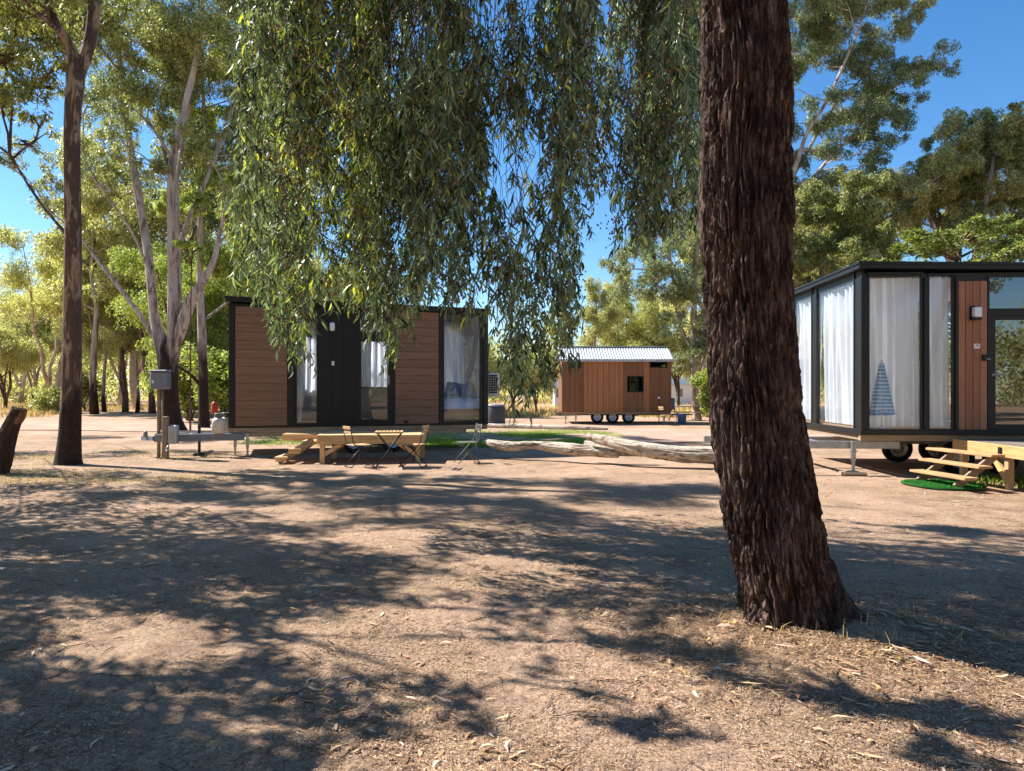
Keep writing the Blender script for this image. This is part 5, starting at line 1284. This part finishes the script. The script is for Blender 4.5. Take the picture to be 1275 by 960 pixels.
# fluted flare at the foot
fl = np.exp(-np.clip(ZZ, 0, 9)/.20); R_ = R_*(1+fl*(.10*np.cos(AN*5+1.1)+.08*np.cos(AN*3+.4)))
Vt = np.stack([CXX+np.cos(AN)*R_-TB.x, dN+np.sin(AN)*R_*.98-TB.y+0*ZZ, ZZ], -1).reshape(-1, 3)
ix = np.arange(m_*n_).reshape(m_, n_); nx_ = np.roll(ix, -1, 1)
q = np.stack([ix[:-1], nx_[:-1], nx_[1:], ix[1:]], -1).reshape(-1, 4)
t = NT('deep_furrowed_dark_bark'); v = t.coord(); vs_ = t.coord(scale=(18, 18, 3.2))
n1 = t.noise(vs_, 1.6, 8, .68, .7); n2 = t.noise(v, 46, 6, .72); n3 = t.noise(v, 2.0, 4, .6)
c = t.ramp(n1, [(.34, srgb(28, 21, 19)), (.47, srgb(70, 52, 45)), (.58, srgb(124, 98, 85)), (.72, srgb(192, 168, 154))])
c = t.mix(.55, c, t.ramp(n2, [(.32, (.35, .33, .32, 1)), (.6, (1.1, 1.1, 1.1, 1))]), 'MULTIPLY')
c = t.mix(t.ramp(t.noise(v, 3.1, 5, .65), [(.50, (0, 0, 0)), (.64, (.55, .55, .55))]), c, t.mix(.5, c, srgb(150, 128, 118)))
c = t.mix(t.ramp(n3, [(.46, (0, 0, 0)), (.62, (.55, .55, .55))]), c, srgb(40, 32, 29))      # old scorch patches
t.bsdf(c, .9, 0, t.bump(n2, .9, .016, t.bump(n1, .9, .03)), .15); M['nearbark'] = t.m
link('trunk', np_mesh('trunk', Vt, q, smooth=True), M['nearbark'], near)
# limbs above the picture, hanging branchlets
topz = Z1[-1]; top = Vector((cx_[-1], dN, topz))
rnd_ = random.Random(101)
def W(x, y, z): return Vector((x, y, z))
limbs = [([W(cx_[-60], dN, topz-.7), W(.9, 5.3, 7.6), W(-.3, 6.0, 8.3), W(-1.8, 6.9, 8.5), W(-3.2, 7.8, 8.2), W(-4.4, 8.6, 7.6)], [.26, .2, .16, .12, .08, .04]),
         ([W(cx_[-30], dN, topz-.3), W(1.2, 5.6, 8.4), W(.8, 7.2, 9.0), W(.3, 8.8, 9.1), W(.1, 10.4, 8.6)], [.22, .18, .14, .09, .05]),
         ([W(1.0, 5.4, 7.9), W(1.5, 6.8, 8.6), W(2.4, 8.2, 8.8), W(3.4, 9.4, 8.4)], [.16, .12, .09, .04]),
         ([top, W(1.1, 4.6, 8.6), W(.2, 3.8, 10.0), W(-1.2, 3.0, 11)], [.2, .16, .11, .05]),
         ([W(.3, 5.8, 8.1), W(-1.0, 5.4, 8.7), W(-2.4, 5.4, 9.0), W(-3.6, 6.0, 9.0)], [.07, .05, .03, .012]),
         ([W(cx_[-40], dN, topz-.5), W(2.6, 5.0, 8.0), W(4.0, 4.6, 9.2), W(5.2, 4.0, 10)], [.18, .14, .10, .05]),
         ([W(-.3, 6.0, 8.3), W(-1.0, 7.6, 8.3), W(-1.6, 9.0, 8.0), W(-2.0, 10.2, 7.6)], [.11, .09, .06, .03])]
tubes = []; skel = []
for pts, rad in limbs:
    D = []; R2 = []; m = len(pts)
    for i in range(m-1):
        p0, p1, p2, p3 = pts[max(i-1, 0)], pts[i], pts[i+1], pts[min(i+2, m-1)]
        for j in range(5):
            f = j/5; D.append(.5*((2*p1)+(p2-p0)*f+(2*p0-5*p1+4*p2-p3)*f*f+(3*p1-p0-3*p2+p3)*f**3)-TB); R2.append(rad[i]*(1-f)+rad[i+1]*f)
    D.append(pts[-1]-TB); R2.append(rad[-1]); tubes.append((D, R2, 12)); skel += D[4:]
env = [(275, 250), (290, 345), (318, 375), (340, 405), (352, 440), (362, 458), (372, 425), (384, 395), (400, 362), (425, 358), (445, 380), (470, 412), (488, 445), (496, 440), (510, 400), (528, 378), (545, 372), (570, 392), (590, 392), (606, 400), (625, 440), (640, 490), (652, 515), (668, 500), (690, 480), (700, 455), (715, 440), (730, 380), (745, 300), (765, 290), (785, 318), (805, 300), (830, 290), (850, 300), (870, 285), (880, 250)]
ex, ey = [e[0] for e in env], [e[1] for e in env]
def top_limit(px):   # gaps of sky: strands in these columns keep above a height
    return None
strands = []; LP, LRND, CP = [], [], []
def hang(px, d, ytop, ybot, dens=1.0, wid=.16, caps=0.0, bright=0.0):
    """one drooping branchlet from above the picture with side twigs and leaves along it"""
    a = P(px+rnd_.uniform(-14, 14), ytop, d); e = P(px, ybot, d)
    n = max(4, int((a.z-e.z)/.22)); pts = []; x, y = a.x, a.y
    for i in range(n+1):
        t = i/n; x = a.x+(e.x-a.x)*t+rnd_.gauss(0, .018)*math.sqrt(i); y = a.y+rnd_.gauss(0, .02)*math.sqrt(i)*.6
        pts.append(Vector((x, y, a.z+(e.z-a.z)*t)))
    strands.append(pts); L = a.z-e.z
    m = max(3, int(L/.15*dens))
    for i in range(m):       # side twigs, hanging
        t = (i+rnd_.random())/m; k = min(int(t*n), n-1); p = pts[k].lerp(pts[k+1], t*n-k)
        if t < .75 and vnoise(np.array([p.x*1.7]), np.array([p.y*.35]), np.array([p.z*1.15]), seed=71)[0] < .475: continue
        az = rnd_.random()*6.28; l = rnd_.uniform(.14, .42)*(1.1 if t < .8 else .75); o = Vector((math.cos(az), math.sin(az), 0))*wid*rnd_.uniform(.5, 1.5)
        q1 = p+o*.6+Vector((0, 0, -.25*l)); q2 = p+o+Vector((0, 0, -l)); 
        if rnd_.random() < .45: tubes.append(([p-TB, q1-TB, q2-TB], [.0035, .0025, .0015], 3))
        nl = int(l*62)
        for j in range(nl):
            s = (j+rnd_.random())/nl; w = (p.lerp(q1, s*2) if s < .5 else q1.lerp(q2, s*2-1))
            LP.append((w.x+rnd_.gauss(0, .012)-TB.x, w.y+rnd_.gauss(0, .012)-TB.y, w.z-TB.z))
            LRND.append(min(.93, max(0, rnd_.gauss(.38, .25))) if rnd_.random() > bright else rnd_.uniform(.94, 1))  # bright share turns yellow-green: sun through leaves put into their colour
        if rnd_.random() < caps:
            for j in range(30): CP.append((q1.x+rnd_.gauss(0, .07)-TB.x, q1.y+rnd_.gauss(0, .07)-TB.y, q1.z+rnd_.gauss(0, .10)-TB.z))
def yb(px): return float(np.interp(px, ex, ey))-20
dens_px = [(286, .35), (310, .7), (340, 1.0), (400, 1.1), (450, .95), (500, 1.0), (560, .95), (600, .75), (640, .42), (680, .62), (720, .45), (760, .5), (800, .9), (860, .8)]
for i in range(285):
    px = rnd_.uniform(286, 868); d = rnd_.uniform(6.6, 10.4)
    dn = float(np.interp(px, [k[0] for k in dens_px], [k[1] for k in dens_px]))
    if rnd_.random() > dn: continue
    yl = yb(px)
    # most strands stop short, only some reach the lower outline
    u = rnd_.random(); y1 = yl-(0 if u < .26 else (rnd_.random()**1.1)*yl*.85)
    if 612 < px < 662 and 130 < y1 < 300 : y1 = rnd_.choice((rnd_.uniform(20, 130), yl*rnd_.uniform(.8, 1)))
    if 705 < px < 775 and y1 > 240: y1 = rnd_.uniform(80, 255)
    topy = CY-(rnd_.uniform(6.7, 8.3)-CH)*F/d
    hang(px, d, topy, max(y1, topy+60), 1.0 if px < 612 or px > 665 else .6, .15, .22 if 600 < px < 830 or 330 < px < 460 else .09, .22 if (370 < px < 470) else (.08 if px < 370 else .03))
# strands whose tips make the lower outline
for px, y, d in [(300, 350, 9), (322, 380, 9.2), (352, 430, 8.4), (360, 458, 8.2), (366, 440, 8.3), (345, 405, 8.6), (388, 390, 8.8), (412, 385, 9), (437, 398, 8.8), (455, 410, 8.6), (472, 432, 8.4), (486, 455, 8.4), (492, 462, 8.2), (503, 430, 8.5), (520, 405, 8.8), (545, 392, 9), (575, 398, 9), (598, 400, 8.8), (620, 430, 8.2), (632, 462, 8), (643, 500, 7.8), (650, 518, 7.8), (664, 508, 8), (676, 490, 8.2), (690, 480, 8.2), (702, 455, 8.4), (712, 442, 8.4), (722, 405, 8.6), (770, 322, 8.6), (790, 318, 8.4), (812, 300, 8.2), (838, 296, 8), (858, 300, 7.8)]:
    topy = CY-(rnd_.uniform(6.8, 8)-CH)*F/d; hang(px, d, topy, y-20, 1.25, .11, .08, .05)
# scatter the crown above and left of the picture: it throws the dappled shade
CL = []
def shade(px, py, r, h0=5.0, k=1):
    """a leafy clump in the crown whose shade falls at this ground point"""
    g = G(px, py); s_ = Vector((SUND.x/SUND.z, SUND.y/SUND.z, 1)); h = h0
    for _ in range(60):
        p = g+s_*h
        X = CX+F*p.x/p.y if p.y > .3 else -999; Yp = CY-(p.z-CH)*F/p.y if p.y > .3 else -999
        if p.y < .3 or X < -30-F*r/p.y or X > 1305+F*r/p.y or Yp < -25-F*r*.7/p.y: break
        h += .25
    h += rnd_.uniform(0, .8); p = g+s_*h
    CL.append((tuple(p), r)); return p
SH = [  # photo-ground points in shade: px, py, radius (m)
 # lower left sheet of shade
 (-60, 960, .6), (60, 950, .55), (170, 950, .5), (30, 890, .6), (130, 900, .5), (220, 905, .45), (0, 830, .7), (60, 860, .5), (300, 960, .35), (250, 940, .4), (390, 950, .3), (310, 850, .35), (370, 860, .35), (420, 880, .3), (270, 850, .35), (350, 820, .3), (-80, 780, .8), (20, 790, .5),
 (30, 740, .75), (110, 735, .7), (190, 730, .7), (270, 725, .7), (340, 735, .65), (400, 745, .45), (290, 765, .4), (340, 780, .3), (60, 705, .9), (150, 700, .9), (240, 700, .8), (330, 700, .8), (410, 705, .6), (470, 712, .4), (60, 680, 1), (160, 675, 1), (260, 680, .8), (350, 680, .7), (420, 690, .5), (20, 660, 1.1), (120, 655, .9), (230, 655, .7), (330, 655, .6), (-60, 720, 1), (-60, 670, 1.2),
 (400, 660, .5), (20, 635, 1), (110, 632, .7), (200, 640, .5), (290, 640, .5), (470, 745, .35), (440, 728, .4), (200, 755, .35),
 # centre dapples
 (520, 700, .45), (470, 690, .35), (530, 655, .4), (560, 625, .7), (620, 740, .28), (660, 760, .28), (700, 750, .3), (640, 785, .22), (560, 850, .16), (525, 845, .15), (580, 870, .15), (740, 790, .2), (800, 800, .28), (860, 810, .3), (900, 825, .3), (850, 775, .3), (950, 850, .22), (700, 830, .15), (760, 860, .14), (480, 905, .14), (510, 880, .16), (620, 905, .12), (820, 900, .14), (880, 920, .12), (760, 660, 0.35), (860, 680, 0.3), (700, 640, 0.4),
 # right
 (30, 590, 1.0), (130, 592, .9), (60, 612, 1.0), (160, 615, .8), (250, 622, .6), (30, 565, 1.2), (150, 565, 1.0), (250, 563, .9), (110, 545, 1.2), (240, 548, 1.0), (1200, 660, .4), (1100, 880, .15), (1180, 890, .18), (1250, 900, .18), (1060, 870, .15), (1200, 940, .14)]
for a in SH: shade(*a)
# more clumps so the crown reads as one, well above the picture
for i in range(14):
    x = rnd_.uniform(-3, 3.0); y = rnd_.uniform(5.5, 10.5); CL.append(((x, y, rnd_.uniform(8.6, 10.4)), rnd_.uniform(.4, .75)))
near_cl = [c for c in CL if c[0][0] > -3.6]; left_cl = [c for c in CL if c[0][0] <= -3.6]
def rel_cl(lst, base): return [((c[0]-base.x, c[1]-base.y, c[2]-base.z), r) for c, r in lst]
nc = rel_cl(near_cl, TB); connect(tubes, nc, skel, rnd_, .02, 4)
for pts in strands:
    p0 = pts[0]-TB; best = min(skel, key=lambda s: (s-p0).length+2*max(0, p0.z-s.z))
    tubes.append((curve_pts(best, p0, 4, .12, rnd_, .04), [.02, .016, .013, .010, .007], 4))
    k = len(pts); tubes.append(([p-TB for p in pts], [max(.0016, .0070*(1-.85*i/k)) for i in range(k)], 4))
b = MB()
for pts, rad, n in tubes: b.tube(pts, rad, n)
b.build('branch', B_['brown'], near)
C2 = clump_points(nc, 22000, 55, flat=.8)
C3 = np.array(LP); rg3 = np.random.default_rng(6)
leaf_cloud('crown', C3, .135, .0205, LFM['near'], near, 56, droop=1.3, sickle=.10, rnd=np.array(LRND))
leaf_cloud('upper_crown', C2, .19, .042, LFM['near'], near, 57, droop=.9, sickle=.08, rndhi=.9)
b = MB(90)
for p in CP: b.lathe([(.001, -.011), (.009, -.004), (.010, .006), (.003, .015), (.001, .015)], Matrix.Translation(p), 5)
if CP: b.build('seed_capsules', LFM['caps'], near)
# the neighbouring gum whose trunk stands outside the picture at the left
lb = Vector((-10.2, 8.6, 0)); root = empty('gum_tree', lb, 0, 'gum standing just outside the left edge, its crown shading the dirt', 'tree')
st = [([Vector((0, 0, -.1)), Vector((.1, 0, 2)), Vector((.3, -.1, 4)), Vector((.6, .1, 6)), Vector((1.5, -.3, 7.6)), Vector((2.0, -.9, 9))], [.3, .24, .2, .13, .06, .02]),
      ([Vector((.3, -.1, 4)), Vector((1.0, -1.0, 6)), Vector((1.5, -1.9, 7.2)), Vector((2.2, -2.2, 8.2))], [.12, .08, .04, .015]), ([Vector((.5, 0, 4.6)), Vector((.2, .8, 7)), Vector((.6, 1.4, 9))], [.14, .11, .05])]
tb2 = [(p, r, 14) for p, r in st]; sk2 = [p for s_ in st for i in range(len(s_[0])-1) for p in (s_[0][i].lerp(s_[0][i+1], .0), s_[0][i].lerp(s_[0][i+1], .5))][3:]
lc = rel_cl(left_cl, lb); connect(tb2, lc, sk2, rnd_, .022, 4); trunk_mesh(tb2, B_['gum'], root)
leaf_cloud('crown', clump_points(lc, 38000, 58, flat=.8), .19, .042, LFM['olive'], root, 58, droop=.9, sickle=.08)
# trees behind the viewer, mirrored in the window glass
for i, (x, y, k, s) in enumerate(((-9, -12, 'fork', 1), (3, -16, 'multi', 1.1), (14, -10, 'slim', 1), (8, -22, 'round', 1.2), (-3, -24, 'round', 1.3), (20, -18, 'fork', 1.1), (27, -6, 'multi', 1.1), (-18, -20, 'multi', 1.2))):
    place_gum(k, (x, y, 0), s, i*1.3, ['forked gum behind the viewpoint to the left', 'pale gum behind the viewpoint, mirrored in the cabin glass', 'slim gum behind the viewpoint to the right', 'rounded gum far behind the viewpoint', 'broad gum farthest behind the viewpoint', 'forked gum behind the viewpoint, far to the right', 'pale gum beside the deck outside the right edge', 'pale gum behind the viewpoint, far to the left'][i])

o = link('distant_woodland', bpy.data.objects['distant_woodland'].data, None); o.rotation_euler = (0, 0, math.pi); o.location = (0, 40, 0); tag(o, 'far belt of bush behind the viewpoint, mirrored in the cabin door', kind='stuff')
# ================================================================== LIGHT, SKY, CAMERA
w = bpy.data.worlds.new('World'); S.world = w; w.use_nodes = True
n = w.node_tree.nodes; l = w.node_tree.links; n.clear()
sk = n.new('ShaderNodeTexSky'); sk.sky_type = 'NISHITA'; sk.sun_disc = False; sk.sun_elevation = SUNEL; sk.sun_rotation = math.atan2(SUND.x, SUND.y)
sk.altitude = 600; sk.air_density = 1.0; sk.dust_density = .3; sk.ozone_density = 3.0
hs = n.new('ShaderNodeHueSaturation'); hs.inputs['Saturation'].default_value = 1.27; hs.inputs['Value'].default_value = 1.0
bg_ = n.new('ShaderNodeBackground'); bg_.inputs[1].default_value = .088; o_ = n.new('ShaderNodeOutputWorld')
l.new(sk.outputs[0], hs.inputs['Color']); l.new(hs.outputs[0], bg_.inputs[0]); l.new(bg_.outputs[0], o_.inputs[0])
sl = bpy.data.lights.new('sun', 'SUN'); sl.energy = 5.0; sl.angle = math.radians(.45); sl.color = (1, .97, .93)
so = bpy.data.objects.new('sun', sl); COL.objects.link(so); so.rotation_euler = SUND.to_track_quat('Z', 'Y').to_euler(); so.location = SUND*50
cam = bpy.data.cameras.new('camera'); co = bpy.data.objects.new('camera', cam); COL.objects.link(co)
cam.sensor_width = 36; cam.sensor_fit = 'HORIZONTAL'; cam.lens = 36*F/1275; cam.shift_y = (CY-480)/1275
co.location = (0, 0, CH); co.rotation_euler = (math.pi/2, 0, 0); cam.clip_start = .05; cam.clip_end = 3000
S.camera = co
S.view_settings.view_transform = 'Standard'; S.view_settings.look = 'None'; S.view_settings.exposure = 1.22; S.view_settings.gamma = 1
S.cycles.max_bounces = 6; S.cycles.diffuse_bounces = 3; S.cycles.glossy_bounces = 3; S.cycles.transmission_bounces = 4; S.cycles.transparent_max_bounces = 10
S.cycles.caustics_reflective = False; S.cycles.caustics_refractive = False; S.cycles.sample_clamp_indirect = 6
